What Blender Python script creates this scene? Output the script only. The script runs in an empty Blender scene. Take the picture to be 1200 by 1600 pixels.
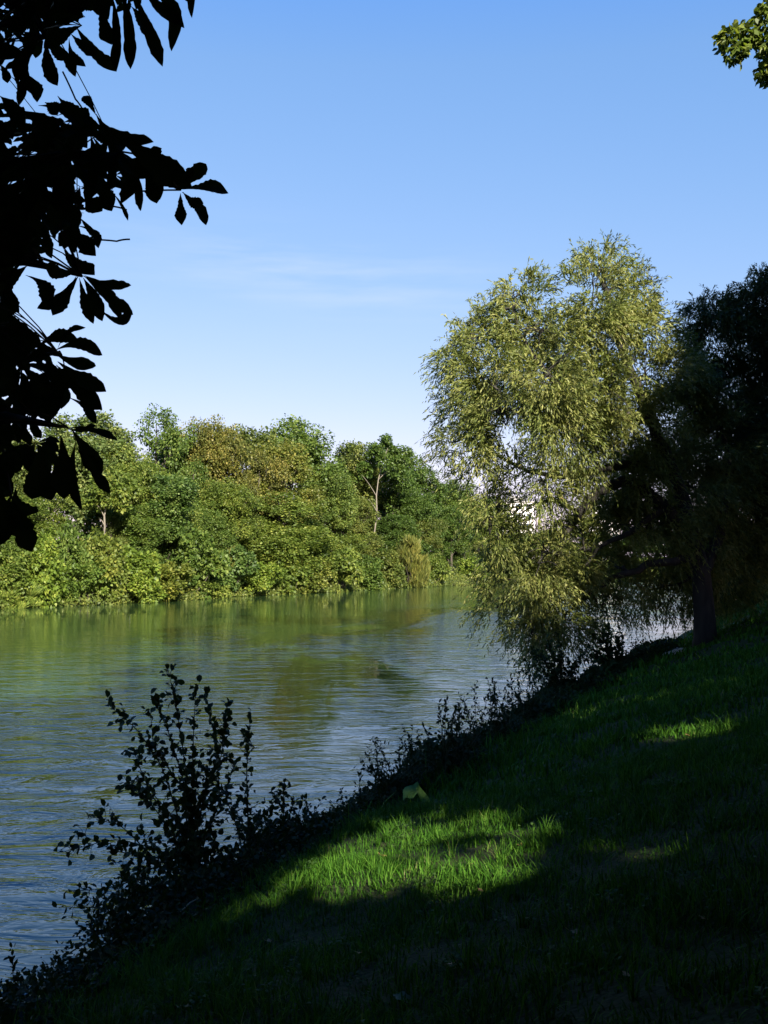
import bpy, math
import numpy as np
from mathutils import Vector

# ------------------------------------------------------------------ camera, sky, sun, exposure
scene = bpy.context.scene
C = scene.collection
CAM_Z = 4.0
F = 1600.0                      # focal length in pixels of the 1200x1600 photograph
PITCH = math.atan(70 / F)
cam_d = bpy.data.cameras.new("camera")
cam = bpy.data.objects.new("camera", cam_d)
C.objects.link(cam)
cam.location = (0, 0, CAM_Z)
cam.rotation_euler = (math.radians(90) + PITCH, 0, 0)
cam_d.sensor_fit = 'VERTICAL'
cam_d.sensor_height = 36.0
cam_d.sensor_width = 27.0
cam_d.lens = 36.0 * F / 1600.0
cam_d.clip_start = 0.05
cam_d.clip_end = 6000
scene.camera = cam
scene.render.resolution_x, scene.render.resolution_y = 768, 1024

SUN_EL, SUN_AZ = math.radians(30), math.radians(20)     # behind the viewer, a little to the right
SUN = np.array([math.sin(SUN_AZ) * math.cos(SUN_EL), -math.cos(SUN_AZ) * math.cos(SUN_EL), math.sin(SUN_EL)])
sun_d = bpy.data.lights.new("sun", 'SUN')
sun_d.energy = 4.9
sun_d.angle = math.radians(0.5)
sun_d.color = (1.0, 0.93, 0.80)
sun = bpy.data.objects.new("sun", sun_d)
C.objects.link(sun)
sun.rotation_euler = Vector(SUN).to_track_quat('Z', 'Y').to_euler()

world = bpy.data.worlds.new("World")
scene.world = world
world.use_nodes = True
nt = world.node_tree
nt.nodes.clear()
wo = nt.nodes.new('ShaderNodeOutputWorld')
bg = nt.nodes.new('ShaderNodeBackground')
sky = nt.nodes.new('ShaderNodeTexSky')
sky.sky_type = 'NISHITA'
sky.sun_disc = False
sky.sun_elevation = SUN_EL
sky.sun_rotation = math.pi - SUN_AZ
sky.air_density = 1.0
sky.dust_density = 0.6
sky.ozone_density = 2.2
sky.altitude = 100
bg.inputs['Strength'].default_value = 0.125
# one faint streak of cirrus above the far bank
geo = nt.nodes.new('ShaderNodeTexCoord')
mp = nt.nodes.new('ShaderNodeMapping')
mp.inputs['Rotation'].default_value = (0, math.radians(-5), 0)
mp.inputs['Scale'].default_value = (3.0, 1.0, 26.0)
nz = nt.nodes.new('ShaderNodeTexNoise')
nz.inputs['Scale'].default_value = 1.6
nz.inputs['Detail'].default_value = 5
nz.inputs['Roughness'].default_value = 0.55
rmp = nt.nodes.new('ShaderNodeMapRange')
rmp.inputs[1].default_value = 0.40; rmp.inputs[2].default_value = 0.78
sep = nt.nodes.new('ShaderNodeSeparateXYZ')
def mathn(op, a, b=None, tree=nt):
    n = tree.nodes.new('ShaderNodeMath'); n.operation = op
    for i, v in enumerate((a, b)):
        if v is None: continue
        if isinstance(v, (int, float)): n.inputs[i].default_value = v
        else: tree.links.new(v, n.inputs[i])
    return n.outputs[0]
nt.links.new(geo.outputs['Generated'], mp.inputs['Vector'])
nt.links.new(mp.outputs['Vector'], nz.inputs['Vector'])
nt.links.new(nz.outputs['Fac'], rmp.inputs[0])
nt.links.new(geo.outputs['Generated'], sep.inputs[0])
# elliptical window around the direction of the streak (a little left of straight ahead, 15 degrees up)
dz = mathn('DIVIDE', mathn('SUBTRACT', mathn('SUBTRACT', sep.outputs[2], 0.262), mathn('MULTIPLY', sep.outputs[0], -0.10)), 0.030)
dx = mathn('DIVIDE', mathn('SUBTRACT', sep.outputs[0], -0.07), 0.17)
d2 = mathn('ADD', mathn('MULTIPLY', dz, dz), mathn('MULTIPLY', dx, dx))
win = mathn('EXPONENT', mathn('MULTIPLY', d2, -1.0))
fac = mathn('MULTIPLY', mathn('MULTIPLY', win, rmp.outputs[0]), 0.42)
fac = mathn('MULTIPLY', fac, mathn('GREATER_THAN', sep.outputs[1], 0))
mixc = nt.nodes.new('ShaderNodeMix'); mixc.data_type = 'RGBA'
nt.links.new(fac, mixc.inputs[0])
# the camera's rendering of a clear sky: bluer and flatter towards the horizon than the raw model
sc = nt.nodes.new('ShaderNodeSeparateColor'); cc = nt.nodes.new('ShaderNodeCombineColor')
nt.links.new(sky.outputs[0], sc.inputs[0])
for i, (k, e) in enumerate(((1.36, .97), (1.00, .61), (1.15, .36))):
    v = mathn('MULTIPLY', mathn('POWER', mathn('MULTIPLY', sc.outputs[i], .125), e), k / .125 / 3.36)
    # deeper blue overhead, above the part of the sky in view
    hi = nt.nodes.new('ShaderNodeMapRange'); hi.inputs[1].default_value = .44; hi.inputs[2].default_value = .72
    hi.inputs[3].default_value = 1.0; hi.inputs[4].default_value = (.32, .80, 1.35)[i]; nt.links.new(sep.outputs[2], hi.inputs[0])
    nt.links.new(mathn('MULTIPLY', v, hi.outputs[0]), cc.inputs[i])
nt.links.new(cc.outputs[0], mixc.inputs[6])
mixc.inputs[7].default_value = (2.18, 2.27, 2.4, 1)
nt.links.new(mixc.outputs[2], bg.inputs['Color'])
nt.links.new(bg.outputs[0], wo.inputs[0])

scene.view_settings.view_transform = 'Standard'
scene.view_settings.look = 'None'
scene.view_settings.exposure = 1.77
scene.view_settings.gamma = 1.0
scene.render.engine = 'CYCLES'
scene.cycles.max_bounces = 6
scene.cycles.diffuse_bounces = 2
scene.cycles.transmission_bounces = 3

# ------------------------------------------------------------------ helpers
rs = np.random.RandomState(7)
def ray(px, py):
    u = (px - 600) / F; v = (800 - py) / F
    c, s = math.cos(PITCH), math.sin(PITCH)
    y = c - v * s; z = s + v * c
    return np.array([u / y, 1.0, z / y])
def at(px, py, Y):
    return np.array([0, 0, CAM_Z]) + ray(px, py) * Y
def project(P):
    P = np.asarray(P, float)
    c, s = math.cos(PITCH), math.sin(PITCH)
    x = P[:, 0]; y = P[:, 1]; z = P[:, 2] - CAM_Z
    d = y * c + z * s
    up = -y * s + z * c
    d = np.where(np.abs(d) < 1e-6, 1e-6, d)
    return 600 + F * x / d, 800 - F * up / d, d

SH0 = np.array([-2.9, 10.2]); UD = np.array([0.400, 0.9165]); ND = np.array([0.9165, -0.400])
def st(x, y):
    rx = x - SH0[0]; ry = y - SH0[1]
    return rx * ND[0] + ry * ND[1], rx * UD[0] + ry * UD[1]
def xy(s, t):
    return SH0[0] + s * ND[0] + t * UD[0], SH0[1] + s * ND[1] + t * UD[1]
def far_s(t):
    return np.minimum(-51 + (t - 51.7) * 0.115, -30) + 0.8 * np.sin(t * 0.21) + 0.5 * np.sin(t * 0.53 + 1)
def wob(x, y):
    return (np.sin(x * 1.3 + y * 0.7) + np.sin(x * 0.6 - y * 1.1 + 2) + np.sin(x * 2.9 + y * 2.1 + 1) * 0.4) / 2.4
def ground(x, y):
    s, t = st(np.asarray(x, float), np.asarray(y, float))
    s2 = s + 0.22 * np.sin(t * 0.9) + 0.15 * np.sin(t * 2.3 + 1) * (s < 4)
    near = np.interp(s2, [-14, -4, -1, 0, 0.5, 1.3, 3, 7, 13, 30, 3000], [-3, -2, -0.7, -0.02, 0.35, 0.62, 1.12, 2.38, 3.0, 3.2, 3.2])
    near = near + 0.05 * wob(x, y) * np.clip(s - 1, 0, 1) + 0.02 * np.sin(x * 5 + y * 3) * np.clip(s - 1, 0, 1)
    near = near + .55 * np.clip((s - 2.2) / 3, 0, 1) * np.clip((t - 20) / 18, 0, 1)
    fs = far_s(t) - s
    far = np.interp(fs, [-14, -4, 0, 1, 4, 15, 3000], [-3, -1.5, -0.05, 0.8, 1.6, 2.2, 2.6]) + 0.15 * wob(x * .5, y * .5) * np.clip(fs, 0, 1)
    return np.where(s > -15, near, np.where(fs > -14, far, -3))
def hit_ground(px, py):
    r = ray(px, py); Ys = np.linspace(1, 90, 8000)
    z = CAM_Z + r[2] * Ys; g = ground(r[0] * Ys, Ys)
    i = np.argmax(z < g)
    return np.array([r[0] * Ys[i], Ys[i], g[i]])

def tag(o, label=None, cat=None, group=None, kind=None):
    if label: o['label'] = label
    if cat: o['category'] = cat
    if group: o['group'] = group
    if kind: o['kind'] = kind
    return o
def empty(name, loc, label, cat, group=None):
    o = bpy.data.objects.new(name, None); C.objects.link(o)
    o.location = loc; o.empty_display_size = 0.3
    return tag(o, label, cat, group)
def mesh_np(name, V, counts, loops, mat, parent=None, loc=None, smooth=False):
    V = np.asarray(V, np.float32); counts = np.asarray(counts, np.int32); loops = np.asarray(loops, np.int32)
    me = bpy.data.meshes.new(name)
    me.vertices.add(len(V)); me.vertices.foreach_set('co', V.ravel())
    me.loops.add(len(loops)); me.loops.foreach_set('vertex_index', loops)
    me.polygons.add(len(counts))
    starts = np.zeros(len(counts), np.int32); starts[1:] = np.cumsum(counts)[:-1]
    me.polygons.foreach_set('loop_start', starts)
    if smooth: me.polygons.foreach_set('use_smooth', np.ones(len(counts), bool))
    me.update(calc_edges=True); me.validate()
    me.materials.append(mat)
    o = bpy.data.objects.new(name, me); C.objects.link(o)
    if parent: o.parent = parent
    if loc is not None: o.location = loc
    return o
class MB:
    """collects polygons of one mesh"""
    def __init__(s): s.V = []; s.n = 0; s.c = []; s.l = []
    def add(s, V, faces):
        V = np.asarray(V, float); s.V.append(V)
        for f in faces:
            s.c.append(len(f)); s.l.extend([i + s.n for i in f])
        s.n += len(V)
    def add_np(s, V, quads):
        s.V.append(np.asarray(V, float)); q = np.asarray(quads) + s.n
        s.c.extend([q.shape[1]] * len(q)); s.l.extend(q.ravel().tolist()); s.n += len(V)
    def tube(s, pts, rad, n=7):
        pts = np.asarray(pts, float); k = len(pts)
        if np.isscalar(rad): rad = [rad] * k
        d = np.gradient(pts, axis=0); d /= np.linalg.norm(d, axis=1)[:, None] + 1e-9
        ref = np.array([0.3, 0.9, 0.1]) if abs(d[0][1]) < 0.8 else np.array([1.0, 0, 0.1])
        a = np.cross(d, ref); a /= np.linalg.norm(a, axis=1)[:, None] + 1e-9
        b = np.cross(d, a)
        th = np.linspace(0, 2 * math.pi, n, endpoint=False)
        R = np.asarray(rad)[:, None, None]
        V = pts[:, None, :] + R * (np.cos(th)[None, :, None] * a[:, None, :] + np.sin(th)[None, :, None] * b[:, None, :])
        f = []
        for i in range(k - 1):
            for j in range(n):
                f.append((i * n + j, i * n + (j + 1) % n, (i + 1) * n + (j + 1) % n, (i + 1) * n + j))
        f.append(tuple(range(n))[::-1]); f.append(tuple((k - 1) * n + j for j in range(n)))
        s.add(V.reshape(-1, 3), f)
    def box(s, lo, hi):
        x0, y0, z0 = lo; x1, y1, z1 = hi
        s.add([(x0,y0,z0),(x1,y0,z0),(x1,y1,z0),(x0,y1,z0),(x0,y0,z1),(x1,y0,z1),(x1,y1,z1),(x0,y1,z1)],
              [(0,3,2,1),(4,5,6,7),(0,1,5,4),(1,2,6,5),(2,3,7,6),(3,0,4,7)])
    def build(s, name, mat, parent=None, loc=None, smooth=False):
        return mesh_np(name, np.concatenate(s.V), s.c, s.l, mat, parent, loc, smooth)
def unit(v): return v / (np.linalg.norm(v, axis=-1, keepdims=True) + 1e-9)
def curve(p0, p1, bend, n=8, wig=0.0, rng=rs):
    p0 = np.asarray(p0, float); p1 = np.asarray(p1, float); t = np.linspace(0, 1, n)[:, None]
    P = p0 * (1 - t) + p1 * t + np.asarray(bend, float) * (4 * t * (1 - t))
    if wig: P[1:-1] += rng.normal(0, wig, (n - 2, 3))
    return P
# leaves: arrays of position, long axis, normal, length, width
def leaf_mesh_arrays(P, D, N, L, W, fold=0.18, shape='diamond'):
    D = unit(D); S = unit(np.cross(D, N)); N = unit(np.cross(S, D)); n = len(P)
    L = np.broadcast_to(L, n)[:, None]; W = np.broadcast_to(W, n)[:, None]
    if shape == 'diamond':
        V = np.stack([P, P + D * L * .45 + S * W * .5 + N * W * fold, P + D * L, P + D * L * .45 - S * W * .5 + N * W * fold], 1)
        k = 4
    else:   # six-sided ovate leaf
        V = np.stack([P, P + D * L * .28 + S * W * .42 + N * W * fold, P + D * L * .65 + S * W * .46 + N * W * fold, P + D * L - N * L * .08,
                      P + D * L * .65 - S * W * .46 + N * W * fold, P + D * L * .28 - S * W * .42 + N * W * fold], 1)
        k = 6
    return V.reshape(-1, 3), np.full(n, k), np.arange(n * k)
def leaves(name, P, D, N, L, W, mat, parent=None, origin=None, shape='diamond', extra=None):
    V, c, l = leaf_mesh_arrays(P, D, N, L, W, shape=shape)
    if extra:
        for (V2, c2, l2) in extra:
            l = np.concatenate([l, l2 + len(V)]); c = np.concatenate([c, c2]); V = np.concatenate([V, V2])
    if origin is not None: V = V - np.asarray(origin)
    return mesh_np(name, V, c, l, mat, parent)
def inpoly(x, y, poly):
    poly = np.asarray(poly, float); x = np.asarray(x); y = np.asarray(y); r = np.zeros(x.shape, bool)
    j = len(poly) - 1
    for i in range(len(poly)):
        xi, yi = poly[i]; xj, yj = poly[j]
        c = ((yi > y) != (yj > y)) & (x < (xj - xi) * (y - yi) / (yj - yi + 1e-12) + xi)
        r ^= c; j = i
    return r

# ------------------------------------------------------------------ materials
def new_mat(name):
    m = bpy.data.materials.new(name); m.use_nodes = True
    t = m.node_tree; t.nodes.clear()
    out = t.nodes.new('ShaderNodeOutputMaterial')
    return m, t, out
def ramp(t, stops):
    r = t.nodes.new('ShaderNodeValToRGB')
    e = r.color_ramp.elements
    e[0].position = stops[0][0]; e[0].color = (*stops[0][1], 1)
    e[1].position = stops[-1][0]; e[1].color = (*stops[-1][1], 1)
    for p, c in stops[1:-1]:
        x = e.new(p); x.color = (*c, 1)
    return r
def leaf_mat(name, stops, trans=0.35, rough=0.5, spec=0.25, noise=0.5, nscale=0.5, tgain=(1.25, 1.35, 0.6), use_obj=True):
    """foliage: colour by leaf, by clump and by plant; lets some light through"""
    m, t, out = new_mat(name)
    g = t.nodes.new('ShaderNodeNewGeometry')
    tc = t.nodes.new('ShaderNodeTexCoord')
    n = t.nodes.new('ShaderNodeTexNoise'); n.inputs['Scale'].default_value = nscale; n.inputs['Detail'].default_value = 3
    t.links.new(tc.outputs['Object'], n.inputs['Vector'])
    a = mathn('MULTIPLY', g.outputs['Random Per Island'], 1 - noise, t)
    nn = t.nodes.new('ShaderNodeMapRange'); nn.inputs[1].default_value = .3; nn.inputs[2].default_value = .7
    t.links.new(n.outputs['Fac'], nn.inputs[0])
    b = mathn('MULTIPLY', nn.outputs[0], noise, t)
    r = ramp(t, [(p_, tuple(v * .80 for v in c_)) for p_, c_ in stops]); t.links.new(mathn('ADD', a, b, t), r.inputs[0])
    col = r.outputs[0]
    if use_obj:
        oi = t.nodes.new('ShaderNodeObjectInfo')
        mx = t.nodes.new('ShaderNodeMix'); mx.data_type = 'RGBA'; mx.blend_type = 'MULTIPLY'; mx.inputs[0].default_value = 1
        t.links.new(col, mx.inputs[6]); t.links.new(oi.outputs['Color'], mx.inputs[7]); col = mx.outputs[2]
    p = t.nodes.new('ShaderNodeBsdfPrincipled')
    p.inputs['Roughness'].default_value = rough
    p.inputs['Specular IOR Level'].default_value = spec
    t.links.new(col, p.inputs['Base Color'])
    tr = t.nodes.new('ShaderNodeBsdfTranslucent')
    m2 = t.nodes.new('ShaderNodeMix'); m2.data_type = 'RGBA'; m2.blend_type = 'MULTIPLY'; m2.inputs[0].default_value = 1
    t.links.new(col, m2.inputs[6]); m2.inputs[7].default_value = (*tgain, 1)
    t.links.new(m2.outputs[2], tr.inputs['Color'])
    ms = t.nodes.new('ShaderNodeMixShader'); ms.inputs[0].default_value = trans
    t.links.new(p.outputs[0], ms.inputs[1]); t.links.new(tr.outputs[0], ms.inputs[2])
    t.links.new(ms.outputs[0], out.inputs[0])
    return m
def bark_mat(name, c1, c2, scale=6.0):
    m, t, out = new_mat(name)
    tc = t.nodes.new('ShaderNodeTexCoord'); mp = t.nodes.new('ShaderNodeMapping'); mp.inputs['Scale'].default_value = (1, 1, .25)
    n = t.nodes.new('ShaderNodeTexNoise'); n.inputs['Scale'].default_value = scale; n.inputs['Detail'].default_value = 6
    t.links.new(tc.outputs['Object'], mp.inputs[0]); t.links.new(mp.outputs[0], n.inputs['Vector'])
    r = ramp(t, [(.3, c1), (.7, c2)]); t.links.new(n.outputs['Fac'], r.inputs[0])
    p = t.nodes.new('ShaderNodeBsdfPrincipled'); p.inputs['Roughness'].default_value = .9
    b = t.nodes.new('ShaderNodeBump'); b.inputs['Strength'].default_value = .6; b.inputs['Distance'].default_value = .03
    t.links.new(n.outputs['Fac'], b.inputs['Height']); t.links.new(b.outputs[0], p.inputs['Normal'])
    t.links.new(r.outputs[0], p.inputs['Base Color']); t.links.new(p.outputs[0], out.inputs[0])
    return m
def plain_mat(name, c, rough=.8):
    m, t, out = new_mat(name)
    p = t.nodes.new('ShaderNodeBsdfPrincipled'); p.inputs['Roughness'].default_value = rough
    n = t.nodes.new('ShaderNodeTexNoise'); n.inputs['Scale'].default_value = 3; n.inputs['Detail'].default_value = 4
    tc = t.nodes.new('ShaderNodeTexCoord'); t.links.new(tc.outputs['Object'], n.inputs['Vector'])
    r = ramp(t, [(.3, tuple(v * .85 for v in c)), (.7, tuple(min(1, v * 1.1) for v in c))])
    t.links.new(n.outputs['Fac'], r.inputs[0]); t.links.new(r.outputs[0], p.inputs['Base Color'])
    t.links.new(p.outputs[0], out.inputs[0])
    return m

M_FAR = leaf_mat('foliage_far_bank', [(0.0, (.038, .062, .018)), (.5, (.105, .150, .034)), (1.0, (.27, .285, .080))], trans=.40, nscale=.35, noise=.45)
M_WIL = leaf_mat('foliage_willow', [(0.0, (.035, .060, .015)), (.4, (.115, .145, .036)), (.8, (.24, .25, .085)), (.96, (.26, .25, .11)), (1.0, (.24, .12, .04))], trans=.30, rough=.5, spec=.22, noise=.42, nscale=.8)
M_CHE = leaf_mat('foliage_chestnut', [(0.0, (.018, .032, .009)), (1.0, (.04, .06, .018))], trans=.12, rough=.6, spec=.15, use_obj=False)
M_CAN = leaf_mat('foliage_bank_trees', [(0.0, (.025, .045, .012)), (.6, (.06, .09, .022)), (1.0, (.13, .15, .04))], trans=.22, use_obj=False)
M_SHR = leaf_mat('foliage_shore', [(0.0, (.014, .030, .009)), (1.0, (.035, .065, .018))], trans=.22, rough=.6, spec=.1, noise=.3)
M_GRA = leaf_mat('grass_blades', [(0.0, (.013, .044, .005)), (.55, (.042, .125, .010)), (.90, (.11, .225, .028)), (.95, (.20, .22, .07)), (1.0, (.42, .38, .22))], trans=.28, rough=.65, spec=.07, noise=.22, nscale=1.4, tgain=(1.1, 1.3, .5), use_obj=False)
M_BARK = bark_mat('bark_dark', (.025, .020, .015), (.07, .055, .04))
M_BARKP = bark_mat('bark_pale', (.10, .085, .065), (.21, .18, .14))
M_TWIG = plain_mat('dry_stem', (.45, .38, .24))
M_STEM = plain_mat('green_stem', (.05, .07, .03))

# ground: soil and short turf under the blades
def ground_mat():
    m, t, out = new_mat('soil_and_turf')
    tc = t.nodes.new('ShaderNodeTexCoord')
    n = t.nodes.new('ShaderNodeTexNoise'); n.inputs['Scale'].default_value = 1.2; n.inputs['Detail'].default_value = 8; n.inputs['Roughness'].default_value = .7
    n2 = t.nodes.new('ShaderNodeTexNoise'); n2.inputs['Scale'].default_value = 22; n2.inputs['Detail'].default_value = 6
    t.links.new(tc.outputs['Object'], n.inputs['Vector']); t.links.new(tc.outputs['Object'], n2.inputs['Vector'])
    r = ramp(t, [(.3, (.022, .030, .010)), (.55, (.032, .040, .014)), (.75, (.060, .048, .026))])
    t.links.new(mathn('ADD', mathn('MULTIPLY', n.outputs['Fac'], .6, t), mathn('MULTIPLY', n2.outputs['Fac'], .4, t), t), r.inputs[0])
    p = t.nodes.new('ShaderNodeBsdfPrincipled'); p.inputs['Roughness'].default_value = .95; p.inputs['Specular IOR Level'].default_value = .1
    b = t.nodes.new('ShaderNodeBump'); b.inputs['Strength'].default_value = .7; b.inputs['Distance'].default_value = .04
    t.links.new(n2.outputs['Fac'], b.inputs['Height']); t.links.new(b.outputs[0], p.inputs['Normal'])
    t.links.new(r.outputs[0], p.inputs['Base Color']); t.links.new(p.outputs[0], out.inputs[0])
    return m
M_GROUND = ground_mat()
def dirt_mat():
    m, t, out = new_mat('bare_earth')
    tc = t.nodes.new('ShaderNodeTexCoord')
    n = t.nodes.new('ShaderNodeTexNoise'); n.inputs['Scale'].default_value = 5; n.inputs['Detail'].default_value = 8
    t.links.new(tc.outputs['Object'], n.inputs['Vector'])
    r = ramp(t, [(.3, (.20, .16, .12)), (.7, (.36, .31, .25))]); t.links.new(n.outputs['Fac'], r.inputs[0])
    p = t.nodes.new('ShaderNodeBsdfPrincipled'); p.inputs['Roughness'].default_value = .95
    t.links.new(r.outputs[0], p.inputs['Base Color']); t.links.new(p.outputs[0], out.inputs[0])
    return m
M_DIRT = dirt_mat()

def water_mat():
    m, t, out = new_mat('river_water')
    tc = t.nodes.new('ShaderNodeTexCoord')
    def noise(scale, sc, rot, detail=3, rough=.5, dist=0.0):
        mp = t.nodes.new('ShaderNodeMapping'); mp.inputs['Rotation'].default_value = (0, 0, rot); mp.inputs['Scale'].default_value = (*sc, 1)
        n = t.nodes.new('ShaderNodeTexNoise'); n.inputs['Scale'].default_value = scale; n.inputs['Detail'].default_value = detail
        n.inputs['Roughness'].default_value = rough; n.inputs['Distortion'].default_value = dist
        t.links.new(tc.outputs['Object'], mp.inputs[0]); t.links.new(mp.outputs[0], n.inputs['Vector'])
        return n.outputs['Fac']
    # ripples: crests run roughly across the view
    h1 = noise(1.15, (.55, 1.15), math.radians(-6), 4, .55, 1.2)
    h2 = noise(4.2, (.55, 1.0), math.radians(10), 3, .55, .3)
    h3 = noise(.33, (.6, 1.0), math.radians(-20), 2)
    h = mathn('ADD', mathn('ADD', mathn('MULTIPLY', h1, .165, t), mathn('MULTIPLY', h2, .016, t), t), mathn('MULTIPLY', h3, .09, t), t)
    # where the wind touches the water: streaks along the current
    mk = noise(.055, (1.6, .55), math.radians(24), 4, .6, .8)
    mr = t.nodes.new('ShaderNodeMapRange'); mr.inputs[1].default_value = .42; mr.inputs[2].default_value = .58
    mr.inputs[3].default_value = .16; mr.inputs[4].default_value = 1.0
    t.links.new(mk, mr.inputs[0])
    # calmer towards the sheltered far bank
    sp = t.nodes.new('ShaderNodeSeparateXYZ'); t.links.new(tc.outputs['Object'], sp.inputs[0])
    s_ = mathn('ADD', mathn('MULTIPLY', mathn('ADD', sp.outputs[0], 2.9, t), .9165, t), mathn('MULTIPLY', mathn('ADD', sp.outputs[1], -10.2, t), -.4, t), t)
    cr = t.nodes.new('ShaderNodeMapRange'); cr.inputs[1].default_value = -30; cr.inputs[2].default_value = -8
    cr.inputs[3].default_value = .10; cr.inputs[4].default_value = 1.0
    t.links.new(s_, cr.inputs[0])
    nr = t.nodes.new('ShaderNodeMapRange'); nr.inputs[1].default_value = -14; nr.inputs[2].default_value = -2; nr.inputs[3].default_value = 1.0; nr.inputs[4].default_value = .50
    t.links.new(s_, nr.inputs[0])
    h = mathn('MULTIPLY', mathn('MULTIPLY', h, nr.outputs[0], t), mathn('MULTIPLY', mr.outputs[0], cr.outputs[0], t), t)
    b = t.nodes.new('ShaderNodeBump'); b.inputs['Strength'].default_value = 1.0; b.inputs['Distance'].default_value = 1.0
    t.links.new(h, b.inputs['Height'])
    p = t.nodes.new('ShaderNodeBsdfPrincipled')
    p.inputs['Base Color'].default_value = (.024, .048, .015, 1)
    p.inputs['Roughness'].default_value = .04
    p.inputs['Specular Tint'].default_value = (.55, .85, 1.0, 1)
    p.inputs['IOR'].default_value = 1.70
    t.links.new(b.outputs[0], p.inputs['Normal']); t.links.new(p.outputs[0], out.inputs[0])
    return m
M_WATER = water_mat()

# ------------------------------------------------------------------ ground and river
def grid_s():
    near = np.concatenate([np.arange(-3, 14, .3), [16, 20, 26, 40, 80, 200, 700, 2500]])
    return near
def sheet(name, S, T, mat, fn, far=False):
    SS, TT = np.meshgrid(S, T)
    if far: SS = far_s(TT) - SS
    X, Y = xy(SS, TT); Z = fn(X, Y)
    V = np.stack([X, Y, Z], -1).reshape(-1, 3)
    a, b = SS.shape; idx = np.arange(a * b).reshape(a, b)
    q = np.stack([idx[:-1, :-1], idx[:-1, 1:], idx[1:, 1:], idx[1:, :-1]], -1).reshape(-1, 4)
    if far: q = q[:, ::-1]
    return V, q
Tn = np.concatenate([[-2500, -600, -150, -60], np.arange(-30, 20, .35), np.arange(20, 60, .7), np.arange(60, 400, 5), [500, 900, 3000]])
V1, q1 = sheet('g', grid_s(), Tn, None, ground)
Vf, qf = sheet('g', np.array([-3, -1, -.3, 0, .3, .6, 1, 1.6, 2.5, 4, 7, 11, 15, 30, 60, 150, 500, 2500]), Tn, None, ground, far=True)
# the river bed joins the two banks into one sheet
gb = MB(); gb.add_np(V1, q1); gb.add_np(Vf, qf)
nS = len(grid_s()); nT = len(Tn); nF = 18
A = V1.reshape(nT, nS, 3)[:, 0]; B = Vf.reshape(nT, nF, 3)[:, 0]
bed = np.concatenate([A, B]); qi = np.array([[i, i + 1, nT + i + 1, nT + i] for i in range(nT - 1)])
gb.add_np(bed, qi)
g = gb.build('ground', M_GROUND, smooth=True); tag(g, 'grassy earth banks on both sides of the river', kind='structure')
wb = MB(); wb.add([(-3000, -3000, 0), (3000, -3000, 0), (3000, 4000, 0), (-3000, 4000, 0)], [(0, 1, 2, 3)])
w = wb.build('river_water', M_WATER); tag(w, 'green rippled river reflecting trees and blue sky', kind='structure')

# worn earth at the foot of the willow
def dirt_patch(px, py, rx, ry, rot, seed):
    r = np.random.RandomState(seed); c = hit_ground(px, py); mb = MB()
    rings = 6; n = 28; V = [(c[0], c[1])]
    prof = 1 + .25 * np.sin(np.arange(n) / n * 2 * math.pi * 3 + seed) + .10 * r.randn(n)
    for k in range(1, rings + 1):
        for j in range(n):
            th = j / n * 2 * math.pi; rr = k / rings * prof[j]
            a, b = rx * rr * math.cos(th), ry * rr * math.sin(th)
            V.append((c[0] + a * math.cos(rot) - b * math.sin(rot), c[1] + a * math.sin(rot) + b * math.cos(rot)))
    V = np.array(V); Z = ground(V[:, 0], V[:, 1]) + .03
    f = [(0, 1 + j, 1 + (j + 1) % n) for j in range(n)]
    for k in range(rings - 1):
        for j in range(n):
            a = 1 + k * n; f.append((a + j, a + n + j, a + n + (j + 1) % n, a + (j + 1) % n))
    mb.add(np.column_stack([V, Z]), f)
    o = mb.build('earth_path', M_DIRT, smooth=True)
    return tag(o, 'worn bare earth at the foot of the willow', kind='structure')
DIRT = [(1030, 1030, 2.9, .75, math.radians(66), 1)]
for d in DIRT: dirt_patch(*d)

# ------------------------------------------------------------------ sunlit areas shaped on purpose: unseen foliage towards the sun is cut away
AX = unit(np.cross(SUN, np.array([0, 0, 1.0]))); AY = np.cross(AX, SUN)
def sunplane(P): P = np.asarray(P, float); return P @ AX, P @ AY
def g_poly(pts, lift=.06, grow=.16):
    Q = np.array([hit_ground(*p) for p in pts]) + [0, 0, lift]; a, b = sunplane(Q); q = np.column_stack([a, b]); c = q.mean(0)
    return q + unit(q - c) * grow
LIT = [g_poly([(335,1455),(372,1425),(430,1385),(500,1342),(560,1308),(640,1275),(720,1268),(785,1282),(832,1305),(828,1345),(792,1378),(745,1394),(690,1402),(640,1396),(560,1412),(500,1402),(450,1425)]),
       g_poly([(985,1152),(1030,1140),(1120,1141),(1132,1160),(1070,1170),(1000,1166)], grow=.08),
       g_poly([(865,1118),(905,1118),(912,1136),(872,1138)], grow=.05),
       np.column_stack(sunplane(np.array([at(px, py, 13.1) for px, py in ((614,1208),(690,1208),(690,1262),(614,1262))])))]
LITW = np.column_stack(sunplane(np.array([at(*p) for p in [(600,300,33),(985,300,36),(990,420,36),(955,520,36),(985,600,36),(960,700,36),(900,790,36),(885,860,36),(900,960,35),(860,1060,33),(700,1060,32),(600,700,32)]])))
LIT.append(g_poly([(950,1335),(985,1316),(1040,1310),(1050,1335),(1000,1362),(965,1358)], grow=.03))
LIT.append(g_poly([(896,1290),(930,1292),(926,1308),(900,1308)], grow=.0))
LIT.append(np.column_stack(sunplane(np.array([at(px, py, 12.5) for px, py in ((1105,25),(1160,-20),(1240,-40),(1260,160),(1130,150),(1105,90))]))))
DAP = [g_poly([(895,1288),(935,1290),(930,1312),(900,1310)], grow=.05), g_poly([(945,1330),(985,1312),(1045,1308),(1058,1340),(1000,1368),(960,1362)], grow=.06),        g_poly([(755,1470),(810,1475),(815,1540),(760,1540)]), g_poly([(950,1420),(1010,1425),(1000,1450),(950,1445)])]
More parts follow.
